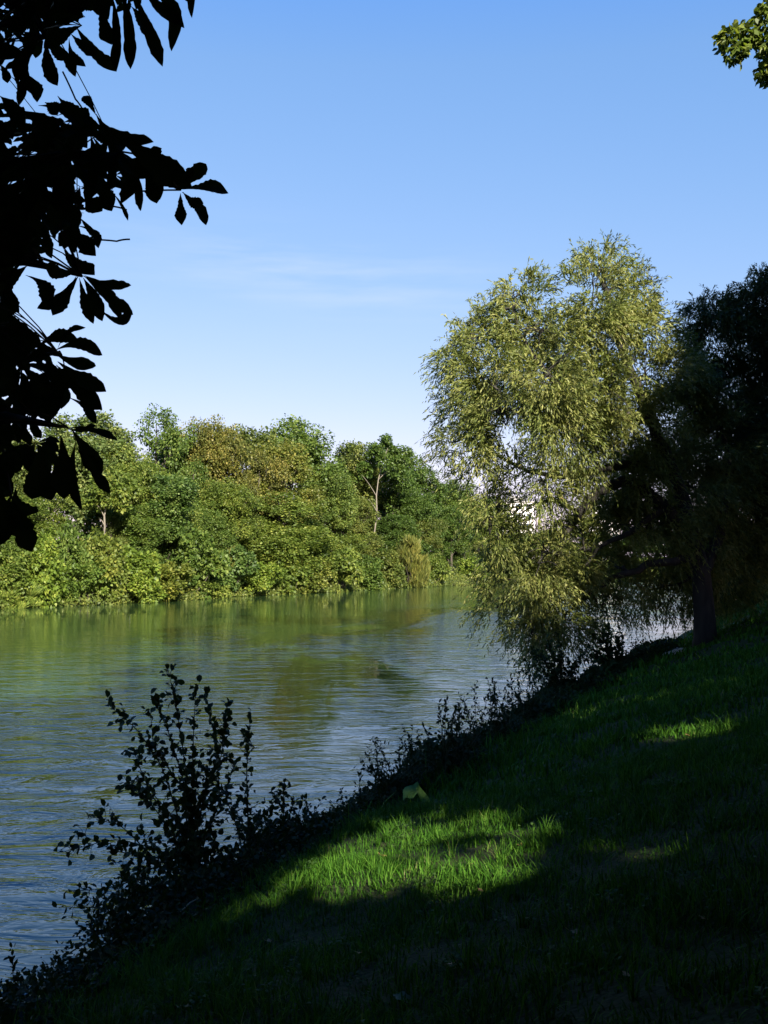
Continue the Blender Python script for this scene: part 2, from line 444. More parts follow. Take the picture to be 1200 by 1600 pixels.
def sun_keep(P, rng, extra=True):
    a, b = sunplane(P)
    ja = a + rng.normal(0, .05, len(a)); jb = b + rng.normal(0, .05, len(a))
    keep = np.ones(len(a), bool)
    spk = (np.sin(a * 4.1 + 1) * np.sin(b * 5.3 + .5) + .5 * np.sin(a * 9.7 + b * 6.1)) > .62
    for i, poly in enumerate(LIT): keep &= ~(inpoly(ja, jb, poly) & ~(spk & (rng.rand(len(a)) < .16) & (i == 0)))
    keep &= ~inpoly(a + rng.normal(0, .35, len(a)), b + rng.normal(0, .35, len(a)), LITW)
    for poly in DAP: keep &= ~(inpoly(ja, jb, poly) & (rng.rand(len(a)) < .90))
    return keep

# ------------------------------------------------------------------ crowns
def sph(n, rng):
    v = rng.normal(size=(n, 3)); return unit(v)
def lobes_leaves(lobes, n, rng, sub=14, sig=.24, flat=1.0, shell=.72):
    """leaf positions and outward directions for clumped lobes (x,y,z,r)"""
    lobes = np.asarray(lobes, float); w = lobes[:, 3] ** 2; w = w / w.sum(); Ps = []; Ds = []
    for (x, y, z, r), f in zip(lobes, w):
        k = max(8, int(n * f)); c = np.array([x, y, z])
        ns = max(5, int(sub * (1 + .3 * rng.rand())))
        dirs = sph(ns, rng); sc = c + dirs * r * (shell + .28 * rng.rand(ns, 1)) * [1, 1, flat]
        sr = r * sig * (.7 + .6 * rng.rand(ns))
        pick = rng.randint(0, ns, k)
        off = sph(k, rng) * (rng.rand(k, 1) ** .5) * sr[pick][:, None] * 1.7
        off[:, 2] *= .9
        P = sc[pick] + off
        Ps.append(P); Ds.append(unit(P - c) * .6 + unit(off) * .7)
    return np.concatenate(Ps), np.concatenate(Ds)
def leaf_frames(P, Dout, rng, droop=.35, up=.6):
    n = len(P)
    D = unit(Dout * .7 + rng.normal(0, .6, (n, 3)) + [0, 0, -droop])
    N = unit(Dout * .5 + rng.normal(0, .55, (n, 3)) + [0, 0, up])
    return D, N
CHECK = False
def blocks(P):
    if not CHECK: return False
    P = np.asarray(P); t = np.linspace(0, len(P) - 1, len(P) * 4); Q = np.column_stack([np.interp(t, range(len(P)), P[:, i]) for i in range(3)])
    if np.abs(Q[:, 1]).max() > 60: return False
    if (np.linalg.norm(Q - [0, 0, CAM_Z], axis=1) < 1.6).any(): return True
    if in_frame(Q, 15).any(): return True
    a, b = sunplane(Q); return any(inpoly(a, b, poly).any() for poly in LIT)
def limbs(mb, base, lobes, rng, r0, top, lean=(0, 0), n=7, every=1):
    top = np.asarray(top, float); base = np.asarray(base, float)
    tr = curve(base, top, (lean[0], lean[1], 0), 10, r0 * .25, rng)
    rad = np.interp(np.linspace(0, 1, 10), [0, .05, .6, 1], [r0 * 1.35, r0, r0 * .6, r0 * .18])
    mb.tube(tr, rad, n)
    for l in lobes[::every]:
        c = np.array(l[:3]); zf = np.clip((c[2] - base[2]) / (top[2] - base[2]) - .25, .12, .9)
        i = zf * 9; p = tr[int(i)] * (1 - i % 1) + tr[min(9, int(i) + 1)] * (i % 1)
        rr = r0 * (1 - zf) * .55 + .02
        P = curve(p, c, (0, 0, -.08 * np.linalg.norm(c - p)), 7, .06 * l[3], rng)
        if blocks(P): continue
        mb.tube(P, np.linspace(rr, rr * .2, 7), 5)
        for _ in range(4):
            e = c + sph(1, rng)[0] * l[3] * .8; k = rng.randint(3, 6)
            Q = curve(P[k], e, (0, 0, .05), 5, .04 * l[3], rng)
            if not blocks(Q): mb.tube(Q, np.linspace(rr * .35, rr * .08, 5), 4)

# ---- far bank trees: six prototypes 16 m tall, copied
def proto_tree(seed, kind):
    rng = np.random.RandomState(seed); H = 16.0; lob = []
    if kind == 'round':
        for i in range(22):
            a = rng.rand() * 6.28; z = rng.uniform(.14, .86); rr = 4.3 * math.sqrt(max(.05, 1 - ((z - .5) / .5) ** 2)) * rng.uniform(.35, .95)
            lob.append((rr * math.cos(a), rr * math.sin(a), z * H, rng.uniform(1.5, 2.4)))
        lob.append((0, 0, .87 * H, 1.9)); trunk_r = .28
    elif kind == 'oval':
        for i in range(17):
            a = rng.rand() * 6.28; z = rng.uniform(.12, .88); rr = 3.0 * math.sqrt(max(.05, 1 - ((z - .52) / .5) ** 2)) * rng.uniform(.4, 1)
            lob.append((rr * math.cos(a), rr * math.sin(a), z * H, rng.uniform(1.3, 2.0)))
        lob.append((0, 0, .9 * H, 1.4)); trunk_r = .24
    elif kind == 'open':
        for i in range(15):
            a = rng.rand() * 6.28; z = rng.uniform(.5, .9); rr = 4.4 * math.sqrt(max(.08, 1 - ((z - .62) / .42) ** 2)) * rng.uniform(.4, 1)
            lob.append((rr * math.cos(a), rr * math.sin(a), z * H, rng.uniform(1.0, 1.7)))
        lob.append((.4, 0, .91 * H, 1.3)); trunk_r = .22
    root = bpy.data.objects.new('proto', None)
    P, Do = lobes_leaves(lob, 36000 if kind != 'open' else 17000, rng, sub=18, sig=.28)
    P = P[P[:, 2] < H * 1.02]; Do = Do[:len(P)]
    D, N = leaf_frames(P, Do, rng)
    L = rng.uniform(.15, .36, len(P))
    crown = leaves('crown', P, D, N, L, L * .72, M_FAR)
    mb = MB(); limbs(mb, (0, 0, -.8), lob, rng, trunk_r, (.2, 0, H * .88), lean=(rng.normal(0, .3), 0))
    trunk = mb.build('trunk', M_BARKP if kind == 'open' else M_BARK, smooth=True)
    return trunk, crown
def proto_bush(seed, kind):
    rng = np.random.RandomState(seed); lob = []   # 4 m tall, 5 m wide
    for i in range(12):
        a = rng.rand() * 6.28; z = rng.uniform(.1, 3.3); rr = 2.1 * math.sqrt(max(.1, 1 - (z / 4) ** 2)) * rng.uniform(.2, 1)
        lob.append((rr * math.cos(a), rr * math.sin(a), z, rng.uniform(.55, .95)))
    if kind == 'leafy':
        P, Do = lobes_leaves(lob, 9000, rng, sub=9, sig=.3); D, N = leaf_frames(P, Do, rng, droop=.2)
        L = rng.uniform(.16, .34, len(P)); W = L * .7
    else:   # brushy, fine upright twigs
        n = 9000; P, Do = lobes_leaves(lob, n, rng, sub=9, sig=.33)
        D = unit(np.column_stack([P[:, 0] * .25, P[:, 1] * .25, np.full(len(P), 1.0)]) + rng.normal(0, .35, (len(P), 3))); N = sph(len(P), rng)
        L = rng.uniform(.3, .7, len(P)); W = L * .14
    crown = leaves('foliage', P, D, N, L, W, M_FAR)
    mb = MB()
    for l in lob:
        mb.tube(curve((rng.normal(0, .25), rng.normal(0, .25), -.6), l[:3], (0, 0, .25), 6, .05, rng), np.linspace(.05, .012, 6), 4)
    stem = mb.build('stems', M_BARK, smooth=True)
    return stem, crown
PROTO = {'r1': proto_tree(1, 'round'), 'r2': proto_tree(2, 'round'), 'r3': proto_tree(12, 'round'), 'o1': proto_tree(3, 'oval'), 'o2': proto_tree(4, 'oval'), 'p1': proto_tree(5, 'open'),
         'b1': proto_bush(6, 'leafy'), 'b2': proto_bush(7, 'leafy'), 'b3': proto_bush(9, 'leafy'), 'g1': proto_bush(8, 'brush')}
USED = set()
def far_pos(px, b):
    u = ray(px, 870)[0]; Y = np.linspace(40, 420, 9000); s, t = st(u * Y, Y)
    i = np.argmax(far_s(t) - s > b) if (far_s(t) - s > b).any() else len(Y) - 1
    return u * Y[i], Y[i]
FAR_N = 0
def far_plant(px, b, topy, wpx, proto, col, label, cat='tree', group='trees along the far bank'):
    global FAR_N
    FAR_N += 1
    b = b * .62 if cat == 'tree' else b * .38 - .9
    x, y = far_pos(px, b); gz = float(ground(x, y)); zt = at(px, topy, y)[2]; H0 = 16.3 if cat == 'tree' else 4.1; W0 = {'r': 11.5, 'o': 8.6, 'p': 10.5, 'b': 5.4, 'g': 5.4}[proto[0]]
    name = {'tree': 'deciduous_tree', 'bush': 'bush', 'dry bush': 'bush'}[cat]
    root = empty(name, (x, y, gz), label, cat, group)
    sz = (zt - gz) / H0; sx = wpx / F * y / W0 * 1.22
    root.scale = (sx, sx * .95, sz); root.rotation_euler = (0, 0, FAR_N * 2.399)
    for src in PROTO[proto]:
        if proto in USED: o = src.copy(); C.objects.link(o)
        else: o = src
        o.parent = root; o.color = (*col, 1) if o.name.startswith(('crown', 'foliage')) else (1, 1, 1, 1)
    USED.add(proto)
# colour multipliers
YG = (1.15, 1.15, .8); GR = (.88, 1.0, .75); DK = (.64, .80, .60); BG = (.80, .96, .85); OR = (1.38, 1.04, .95); OL = (1.05, .98, .85); PALE = (1.15, 1.15, 1.35); BR = (1.7, 1.3, 1.2); BY = (1.35, 1.4, .8)
T = far_plant
# skyline row
T(-95, 16, 650, 150, 'r2', GR, 'green tree of the far bank mostly hidden by black chestnut leaves')
T(15, 17, 660, 150, 'r1', OL, 'olive tree behind the lowest hanging chestnut leaves, back row')
T(152, 16, 636, 135, 'o1', PALE, 'pale grey-green tree crown on the skyline just right of the dark chestnut leaves')
T(245, 17, 628, 135, 'r2', GR, 'tall green skyline tree with sky showing through its middle')
T(275, 20, 668, 110, 'r1', GR, 'green back-row tree left behind the rusty orange-tinted tree top')
T(332, 15, 648, 120, 'r3', OR, 'rusty orange-tinted tree top on the left half of the skyline')
T(385, 19, 660, 105, 'o2', OL, 'olive skyline tree between the rusty tree and the big green dome')
T(455, 17, 650, 165, 'r1', GR, 'big dense green dome-shaped tree, roundest crown of the far skyline')
T(548, 18, 684, 95, 'o1', OL, 'thin olive skyline tree between the green dome and the slender pale-trunked tree')
T(602, 15, 690, 115, 'p1', DK, 'dark green skyline tree directly behind the slender pale-trunked one')
T(652, 18, 724, 95, 'o2', DK, 'dark green narrow tree right of the pale trunk where the skyline steps down')
T(700, 17, 745, 90, 'r3', GR, 'green tree low on the skyline just left of the willow')
T(585, 20, 752, 90, 'o2', DK, 'dark green tree filling the view right behind the bare pale trunk')
T(625, 22, 765, 90, 'r1', DK, 'dark green low back-row tree just right behind the bare pale trunk')
T(748, 15, 770, 90, 'o1', YG, 'yellow-green tree at the left edge of the willow leaves')
T(800, 12, 800, 90, 'r2', GR, 'green far tree seen through the left edge of the willow')
T(860, 12, 826, 90, 'r1', OL, 'low olive tree under the pale building seen through the willow')
T(930, 12, 830, 90, 'o2', GR, 'distant low tree of the far bank seen through the middle of the willow')
T(1000, 10, 832, 90, 'r3', DK, 'distant dark tree of the far bank behind the willow limbs')
T(1065, 10, 836, 90, 'r2', GR, 'distant tree of the far bank just left of the willow trunk')
T(1130, 10, 838, 90, 'r1', GR, 'farthest tree of the far bank right of the willow trunk')
# middle row
T(-60, 9, 745, 140, 'r3', YG, 'yellow-green mid-height tree at the left end of the far bank')
T(60, 9, 745, 110, 'p1', YG, 'loose yellow-green tree below the hanging chestnut leaves')
T(192, 10, 690, 115, 'r1', YG, 'yellow-green maple-like tree in front of the pale grey-green crown')
T(240, 8, 735, 115, 'o1', BG, 'bluish green tree in the middle row left of the rusty tree')
T(300, 11, 712, 95, 'r2', GR, 'green tree in front of the rusty orange-tinted tree')
T(352, 8, 745, 105, 'r3', YG, 'bright yellow-green tree below the rusty tree')
T(405, 12, 700, 85, 'p1', OR, 'thin reddish tree with bare stems left of the orange-topped one')
T(440, 12, 684, 100, 'o2', (1.25, 1.05, .8), 'orange-topped tree in front of the big green dome')
T(438, 6, 765, 165, 'r2', YG, 'broad yellow-green tree in the middle row below the green dome')
T(512, 9, 722, 110, 'r3', (1.0, 1.05, .85), 'green tree between the green dome and the bare pale trunk, middle row')
T(556, 8, 775, 75, 'o2', OL, 'small olive tree directly left of the bare pale trunk')
T(648, 9, 762, 90, 'r1', DK, 'dark tree in the shade just right of the bare pale trunk')
T(705, 8, 788, 66, 'o1', DK, 'dark green tall tree standing at the water near the river bend')
T(748, 9, 800, 66, 'r3', YG, 'yellow-green small tree next to the dark one near the river bend')
T(790, 6, 830, 60, 'r2', YG, 'yellow-green tree at the water seen behind the lower willow leaves')
# lower trees filling the bank behind the bushes
for px, top, wd, pr, col, lab in ((-30,800,110,'r1',GR,'low tree at the left end of the far bank behind the bright bush'), (45,812,95,'o2',YG,'low yellow-green tree behind the bush below the lowest chestnut leaf'),
    (172,800,70,'r2',OL,'small olive tree just right of the gap of sky between the trunks'), (215,785,85,'o1',GR,'low green tree below the yellow-green maple-like one'), (272,790,85,'r3',YG,'low yellow-green tree left of the dark hollow'),
    (325,795,80,'r1',GR,'low green tree under the rusty tree'), (378,800,80,'o2',YG,'low tree behind the blue-green bush at the water'), (470,805,90,'r1',GR,'low shaded tree under the broad yellow-green one'),
    (535,800,80,'r2',YG,'low bright tree left of the foot of the bare pale trunk'), (612,800,60,'o1',DK,'low dark tree just right of the foot of the bare pale trunk'), (665,800,70,'r3',OL,'low olive tree behind the reddish brush'), (725,815,60,'r1',GR,'low green tree right of the dark tree at the river bend')):
    T(px, 7, top, wd, pr, col, lab)
# bushes at the water
BU = [(108, 7, 812, 75, 'b2', GR, 'tall bush just left of the slender trunk in the left part of the far bank'), (-70, 4, 850, 120, 'b1', BY, 'bright bush at the water at the left end of the far bank'),
 (10, 5, 850, 100, 'b2', YG, 'yellow-green bush below the lowest chestnut leaf'),
 (70, 4.5, 822, 95, 'b3', BY, 'tall bright bush near the reeds on the far bank'),
 (130, 4, 862, 80, 'b1', (1.0, 1.1, .7), 'round bush with a dark hollow, left part of far bank'),
 (150, 6, 826, 95, 'b2', (1.25, 1.15, .8), 'olive bush under the gap where sky shows between trunks'),
 (205, 4, 850, 100, 'b3', BY, 'bright yellow-green bush in the left part of the far bank'),
 (262, 3.5, 868, 90, 'b1', (1.35, 1.15, .75), 'yellowish bush leaning over the water left of the blue-green one'),
 (300, 5, 818, 105, 'b2', GR, 'tall dark bush in the middle row of bushes'),
 (318, 3, 880, 80, 'b2', YG, 'low bush at the water below the rusty tree'),
 (366, 3.5, 850, 80, 'b3', BG, 'blue-green bush at the water below the rusty tree'),
 (405, 3, 870, 75, 'b1', BY, 'bright low bush with dark water shadow under it'),
 (450, 3.5, 845, 90, 'b2', YG, 'leafy bush overhanging the water below the orange-topped tree'),
 (492, 3, 868, 70, 'b3', (1.25, 1.1, .8), 'yellowish bush above the tangle of driftwood'),
 (528, 4, 845, 80, 'b1', YG, 'bushy yellow-green clump left below the bare pale trunk'),
 (572, 3, 868, 70, 'b2', GR, 'green bush at the water below the bare pale trunk'),
 (608, 4, 852, 70, 'b3', OL, 'olive bush between the pale trunk and the reddish brush'),
 (676, 3.5, 858, 50, 'b1', YG, 'bush between the reddish brush and the dark tree at the water'),
 (735, 3, 866, 55, 'b2', BY, 'yellow-green bush near the river bend beside the willow edge'),
 (775, 3, 872, 55, 'b3', OL, 'small olive bush at the river bend behind the willow tips'),
 (830, 3, 868, 60, 'b1', GR, 'distant bush of the far bank behind the drooping willow'),
 (900, 3, 866, 70, 'b2', GR, 'distant bush of the far bank left of the willow trunk, first'),
 (975, 3, 866, 70, 'b3', OL, 'distant bush of the far bank seen over the open water by the willow'),
 (1050, 3, 866, 70, 'b1', GR, 'farthest bush of the far bank beside the willow trunk')]
for a in BU: T(*a, cat='bush', group='bushes at the water of the far bank')
T(640, 3.2, 842, 62, 'g1', BR, 'reddish brown dry brush at the water right of the pale trunk', cat='bush', group='dry brush on the far bank')
T(655, 2.2, 872, 40, 'g1', (2.2, 1.7, 1.5), 'pale pinkish dry brush right at the water', cat='bush', group='dry brush on the far bank')
T(25, 2.2, 908, 70, 'g1', (2.0, 1.9, 1.5), 'pale dry reeds at the left end of the far waterline', cat='bush', group='dry brush on the far bank')
T(-55, 2.2, 905, 80, 'g1', (1.8, 1.8, 1.3), 'dry reeds at the water outside the left edge', cat='bush', group='dry brush on the far bank')
T(365, 5.5, 858, 30, 'g1', (1.9, 1.5, 1.4), 'small greyish dead bush among the green ones', cat='bush', group='dry brush on the far bank')

# the tall bare leaning trunk
def pale_trunk(dpx=0, dpy=0, sc=1.0, back=4.2, label='slender leaning tree with a tall bare pale trunk on the far bank', seed=55, col=DK):
    x, y = far_pos(583 + dpx, back); gz = float(ground(x, y))
    def AT(px, py, Y): return at(583 + dpx + (px - 583) * sc, 862 + dpy + (py - 862) * sc, Y)
    r = empty('leaning_tree', (x, y, gz), label, 'tree', 'slender trees on the far bank')
    pts = [AT(581, 862, y), AT(586, 825, y), AT(589, 800, y), AT(588, 775, y), AT(591, 750, y), AT(598, 722, y), AT(606, 700, y)]
    mb = MB(); mb.tube(np.array(pts) - [x, y, gz], np.array([.17, .16, .14, .13, .11, .08, .04]) * .62, 7)
    for a, b in (((588, 775), (565, 742)), ((591, 750), (618, 728)), ((589, 800), (575, 780))):
        mb.tube(curve(AT(*a, y) - [x, y, gz], AT(*b, y) - [x, y, gz], (0, 0, .2), 6), np.linspace(.055, .02, 6), 5)
    mb.build('trunk', M_BARKP, r, smooth=True)
    rng = np.random.RandomState(seed)
    lob = [(*(AT(px, py, y + dy) - [x, y, gz]), rr) for px, py, dy, rr in ((606, 700, 0, 1.6), (585, 706, .5, 1.2), (628, 712, .5, 1.3), (600, 722, -.5, 1.0), (618, 735, 0, 1.0), (570, 735, 0, .9))]
    P, Do = lobes_leaves(lob, 5200, rng); D, N = leaf_frames(P, Do, rng); L = rng.uniform(.22, .4, len(P))
    c = leaves('crown', P, D, N, L, L * .7, M_FAR, r); c.color = (*col, 1)
pale_trunk()
pale_trunk(-423, 0, .62, 3.2, 'slender pale-stemmed tree right of the lowest chestnut leaves on the far bank', 56, YG)

def far_cover():
    rng = np.random.RandomState(19); n = 90000; t = rng.uniform(25, 330, n); f = rng.rand(n) ** 1.2 * 3.2 - .5; s_ = far_s(t) - f; X, Y = xy(s_, t)
    h = rng.rand(n) ** 1.5 * (1.0 + .7 * wob(X * .8, Y * .8)) * np.clip((f + .9), .15, 1)
    P = np.column_stack([X, Y, np.maximum(ground(X, Y), 0) + h]); D = unit(rng.normal(0, .8, (n, 3)) + [0, 0, .3]); N = unit(rng.normal(0, .5, (n, 3)) + [0.3, -.5, .5]); L = rng.uniform(.14, .36, n)
    o = leaves('bank_undergrowth', P, D, N, L, L * .55, M_FAR); o.color = (1.05, 1.0, .8, 1)
    tag(o, 'low weeds and brambles covering the far bank down to the water', 'undergrowth', kind='stuff')
far_cover()
# driftwood and pale stones at the far waterline
rng = np.random.RandomState(31)
for (px, lab) in ((492, 'tangle of grey driftwood at the far waterline below the yellowish bush'), (250, 'short pale driftwood at the far waterline in the left part')):
    x, y = far_pos(px, .6); mb = MB()
    for k in range(7):
        a = np.array([rng.normal(0, .08), rng.normal(0, .08), .05]) if k else np.array([-1.2, 0, .05]); b = a + [rng.normal(0, 1.0), rng.normal(0, .4), rng.uniform(-.1, .9)]
        mb.tube(curve(a, b, rng.normal(0, .1, 3), 5), np.linspace(.06, .02, 5), 5)
    o = mb.build('driftwood', M_BARKP, loc=(x, y, .05), smooth=True); tag(o, lab, 'driftwood', 'driftwood on the far bank')

# ------------------------------------------------------------------ pale buildings far beyond the bend
M_WALL = plain_mat('pale_render', (.80, .74, .70)); M_ROOF = plain_mat('flat_roof', (.35, .33, .32)); M_GLASS = plain_mat('dark_window_glass', (.08, .10, .13), .15)
WINMESH = None
def building(px0, px1, topy, Y, depth, storeys, cols, label, rot):
    global WINMESH
    a = at(px0, topy, Y); b = at(px1, topy, Y); wdt = b[0] - a[0]; H = a[2]
    r = empty('apartment_building', ((a[0] + b[0]) / 2, Y, 2.6), label, 'building', 'pale buildings beyond the trees'); r.rotation_euler = (0, 0, rot)
    h = H - 2.6
    mb = MB(); mb.box((-wdt / 2, 0, -1), (wdt / 2, depth, h)); mb.build('wall', M_WALL, r)
    mb = MB(); mb.box((-wdt / 2 - .3, -.3, h + .003), (wdt / 2 + .3, depth + .3, h + .35)); mb.box((-wdt / 6, depth / 3, h + .353), (wdt / 8, depth / 1.6, h + 2.2)); mb.build('roof', M_ROOF, r)
    for i in range(storeys):
        for j in range(cols):
            if WINMESH is None:
                m2 = MB(); m2.box((-.75, -.02, 0), (.75, .10, 1.5)); m2.box((-.85, -.12, -.12), (.85, .06, -.003)); o = m2.build('window', M_GLASS, r); WINMESH = o
            else:
                o = WINMESH.copy(); C.objects.link(o); o.parent = r
            o.location = (-wdt / 2 + (j + .5) * wdt / cols, -.03, (i + .35) * h / storeys)
building(783, 836, 785, 320, 12, 6, 3, 'bright white building beyond the river glimpsed through the left of the willow', .12)
building(918, 970, 786, 335, 12, 6, 3, 'pale pinkish building glimpsed through the middle of the willow left of its dark half', .05)

# ------------------------------------------------------------------ big willow leaning over the water
def strands(lobes, n, rng, base_dir=None, leaf_l=(.10, .17), leaf_w=.19, per=13, length=(.5, 1.3), upz=None, droop_k=1.0):
    lobes = np.asarray(lobes, float); w = lobes[:, 3] ** 2 * (lobes[:, 4] if lobes.shape[1] > 4 else 1); w = w / w.sum()
    idx = rng.choice(len(lobes), n, p=w); c = lobes[idx, :3]; r = lobes[idx, 3]
    d = sph(n, rng)
    # clumpiness: pull starts towards a few sub-centres of every lobe
    K = 10; sc = {}
    for i in range(len(lobes)): sc[i] = sph(K, rng)
    sub = np.array([sc[i][k] for i, k in zip(idx, rng.randint(0, K, n))])
    d = unit(sub + .42 * d)
    start = c + d * (r * rng.uniform(.45, 1.0, n))[:, None]
    Ln = rng.uniform(*length, n)
    dir0 = unit(d * .9 + rng.normal(0, .35, (n, 3)) + np.array([0, 0, .25]))
    if upz is not None: dir0[:, 2] += upz(start)
    dir0 = unit(dir0)
    droop = rng.uniform(.5, 1.5, n) * droop_k
    tt = np.linspace(.05, 1, per)
    P = start[:, None, :] + dir0[:, None, :] * (Ln[:, None] * tt)[:, :, None]
    P[:, :, 2] -= (droop * Ln)[:, None] * tt ** 2 * .75
    tan = dir0[:, None, :] * np.ones((1, per, 1)); tan = tan + np.stack([np.zeros((n, per)), np.zeros((n, per)), -(droop)[:, None] * tt * 1.5], -1)
    P = P.reshape(-1, 3); tan = unit(tan.reshape(-1, 3))
    m = len(P)
    D = unit(tan + rng.normal(0, .42, (m, 3)) + [0, 0, -.25]); N = unit(rng.normal(0, .7, (m, 3)) + [0, -.25, .5])
    L = rng.uniform(*leaf_l, m)
    return P, D, N, L, L * leaf_w
def willow():
    rng = np.random.RandomState(21); b = hit_ground(1103, 1003); Y0 = b[1]
    print('willow base', b)
    r = empty('willow_tree', b, 'big willow leaning out over the water, left half sunlit, right half in dark shade', 'willow')
    # px, py, radius px, depth offset, density
    LB = [(938,425,46,0,1),(925,470,62,-1,1),(985,455,45,1,1),(960,520,75,0,1),(1015,520,40,1,1),(825,465,42,0,1),(845,520,66,-1,1),(785,520,52,0,1),(740,525,45,1,1),(722,555,40,0,1),
          (770,590,66,-1,1),(850,600,75,-2,1),(735,650,50,0,1),(715,640,36,1,.8),(790,665,60,-1.5,1),(880,670,68,-2,1),(950,610,75,-1,1),(1010,590,60,0,1),(730,705,46,-1,.9),(745,745,34,0,.7),(700,690,24,0,.6),
          (800,735,42,0,.50),(860,740,46,0,.50),(930,700,60,-1,1),(990,670,66,0,1),(985,750,64,1,1),(920,790,40,1,.25),(840,800,50,0,.62),(772,790,34,-1,.6),(765,835,34,-1,.8),(850,760,36,-2,.5),(800,850,44,0,1.3),(840,880,52,-1,1.4),(790,905,38,0,1.3),(775,950,24,0,1),
          (850,940,48,-1,1.4),(830,990,38,-1,1.1),(880,990,40,-1,1),(900,920,52,0,1.3),(905,860,55,0,1),(960,830,62,1,1.2),(950,900,52,1,1),(940,955,36,0,.7),(1010,830,66,1,1.3),(1020,900,48,2,1.1),
          (1060,760,80,2,1.3),(1070,850,70,2,1.3),(1060,660,80,2,1.3),(1050,580,55,2,1),(1110,800,80,3,1.3),(1120,900,60,3,1.2),(1110,700,80,3,1.2),(1060,925,40,2,.9),(1000,940,30,2,.6),(1150,860,70,3,1.2),(850,1025,26,-1,.5),(900,965,35,0,.7),
          (905,540,60,2,1),(830,600,70,2,1),(900,640,70,3,1),(1000,760,70,3,1)]
    lob = []
    for px, py, rp, dy, den in LB:
        lean = (1103 - px) / 1600 * -6          # the crown reaches a little nearer to the viewer over the water
        Y = Y0 - 1 + dy * 1.3 + lean
        lob.append((*at(px, py, Y), rp / F * Y, den))
    lob = np.array(lob)
    up = lambda s: np.clip((s[:, 2] - 8) / 6, -.3, .9)
    P, D, N, L, W = strands(lob, 25000, rng, upz=up, length=(.35, .95), per=12, droop_k=.65)
    crown = leaves('crown', P, D, N, L * 1.12, W * 1.45, M_WIL, r, b); crown.color = (1.20, 1.15, 1.0, 1)
    mb = MB(); z0 = b - np.array([0, 0, .3])
    base = np.array([z0, at(1100, 950, Y0), at(1096, 900, Y0), at(1085, 850, Y0)])
    mb.tube(np.array([base[0], base[0] + [-.02, 0, .5], base[1], base[2], base[3]]), [.50, .38, .34, .31, .28], 10)
    def limb(pp, r0, r1):
        P = np.array([at(a, bb, Y0 + c) for a, bb, c in pp]); k = len(P); t = np.linspace(0, k - 1, k * 4)
        Q = np.column_stack([np.interp(t, range(k), P[:, i]) for i in range(3)]); Q[1:-1] = (Q[:-2] + Q[1:-1] * 2 + Q[2:]) / 4
        Q[1:-1] += rng.normal(0, .03, (len(Q) - 2, 3)); mb.tube(Q, np.linspace(r0, r1, len(Q)), 7); return Q
    main = [limb([(1085,850,0),(1040,790,-.5),(985,750,-1),(935,765,-1.5),(905,800,-2),(880,838,-2.2),(872,870,-2.4)], .26, .06),
            limb([(1085,850,0),(1060,760,0),(1020,660,-1),(975,560,-1),(945,450,-1),(935,400,-1)], .30, .04),
            limb([(1060,760,0),(1000,720,-1),(930,735,-2),(880,745,-2.5),(820,735,-3),(760,700,-3)], .18, .03),
            limb([(1020,660,-1),(940,640,-2),(870,600,-3),(820,540,-3),(800,480,-3)], .17, .03),
            limb([(1090,870,0),(1030,880,-1),(960,900,-1.5),(900,940,-2),(860,990,-2)], .16, .03),
            limb([(1096,900,0),(1130,820,1),(1140,720,2),(1120,640,2)], .25, .05),
            limb([(940,640,-2),(860,650,-3),(780,640,-4),(720,640,-4)], .10, .02),
            limb([(905,800,-2),(860,780,-2.4),(820,790,-2.8),(780,800,-3)], .07, .02),
            limb([(1040,790,-.5),(990,830,-1),(940,850,-2),(900,900,-2),(840,930,-2)], .12, .02)]
    allp = np.concatenate(main)
    for l in lob:
        c = l[:3]; i = np.argmin(np.linalg.norm(allp - c, axis=1)); p = allp[i]
        Q = curve(p, c, (0, 0, .2), 6, .06, rng); mb.tube(Q, np.linspace(.05, .02, 6), 5)
        for _ in range(7):
            e = c + sph(1, rng)[0] * l[3] * rng.uniform(.6, 1); mb.tube(curve(Q[rng.randint(2, 6)], e, (0, 0, .12), 5, .04, rng), np.linspace(.022, .008, 5), 4)
    mb.V = [v - b for v in mb.V]; mb.build('trunk', bark_mat('bark_willow', (.010, .009, .007), (.032, .027, .021)), r, smooth=True)
willow()

# second willow, dark, at the right edge
def tree_from_lobes(name, base, LB, n, rng, label, cat, mat, col, r0, kind='leaf', lsize=(.18, .3), parts=('trunk', 'crown'), top=None, group=None, keepfn=None, wr=.68, trim=None, bark=None):
    r = empty(name, base, label, cat, group); lob = np.array(LB, float)
    if kind == 'strand':
        P, D, N, L, W = strands(np.column_stack([lob[:, :4], np.ones(len(lob))]), n, rng, upz=lambda s: np.clip((s[:, 2] - 8) / 6, -.2, .9), length=(.4, 1.1)); L = L * 1.3; W = W * 1.5
    else:
        P, Do = lobes_leaves(lob[:, :4], n, rng, sub=16); D, N = leaf_frames(P, Do, rng); L = rng.uniform(*lsize, len(P)); W = L * wr
    if keepfn is not None:
        k = keepfn(P); P, D, N, L, W = P[k], D[k], N[k], L[k], W[k]
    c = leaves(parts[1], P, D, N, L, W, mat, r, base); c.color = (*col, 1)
    mb = MB(); top = lob[:, :3].mean(0) + [0, 0, 2] if top is None else np.asarray(top)
    limbs(mb, np.asarray(base) - [0, 0, .3], [tuple(l[:4]) for l in lob], rng, r0, top)
    mb.V = [v - np.asarray(base) for v in mb.V]; mb.build(parts[0], bark or M_BARK, r, smooth=True)
    return r
rng = np.random.RandomState(41)
def gp(x, y): return np.array([x, y, float(ground(x, y))])
Yd = 38.5
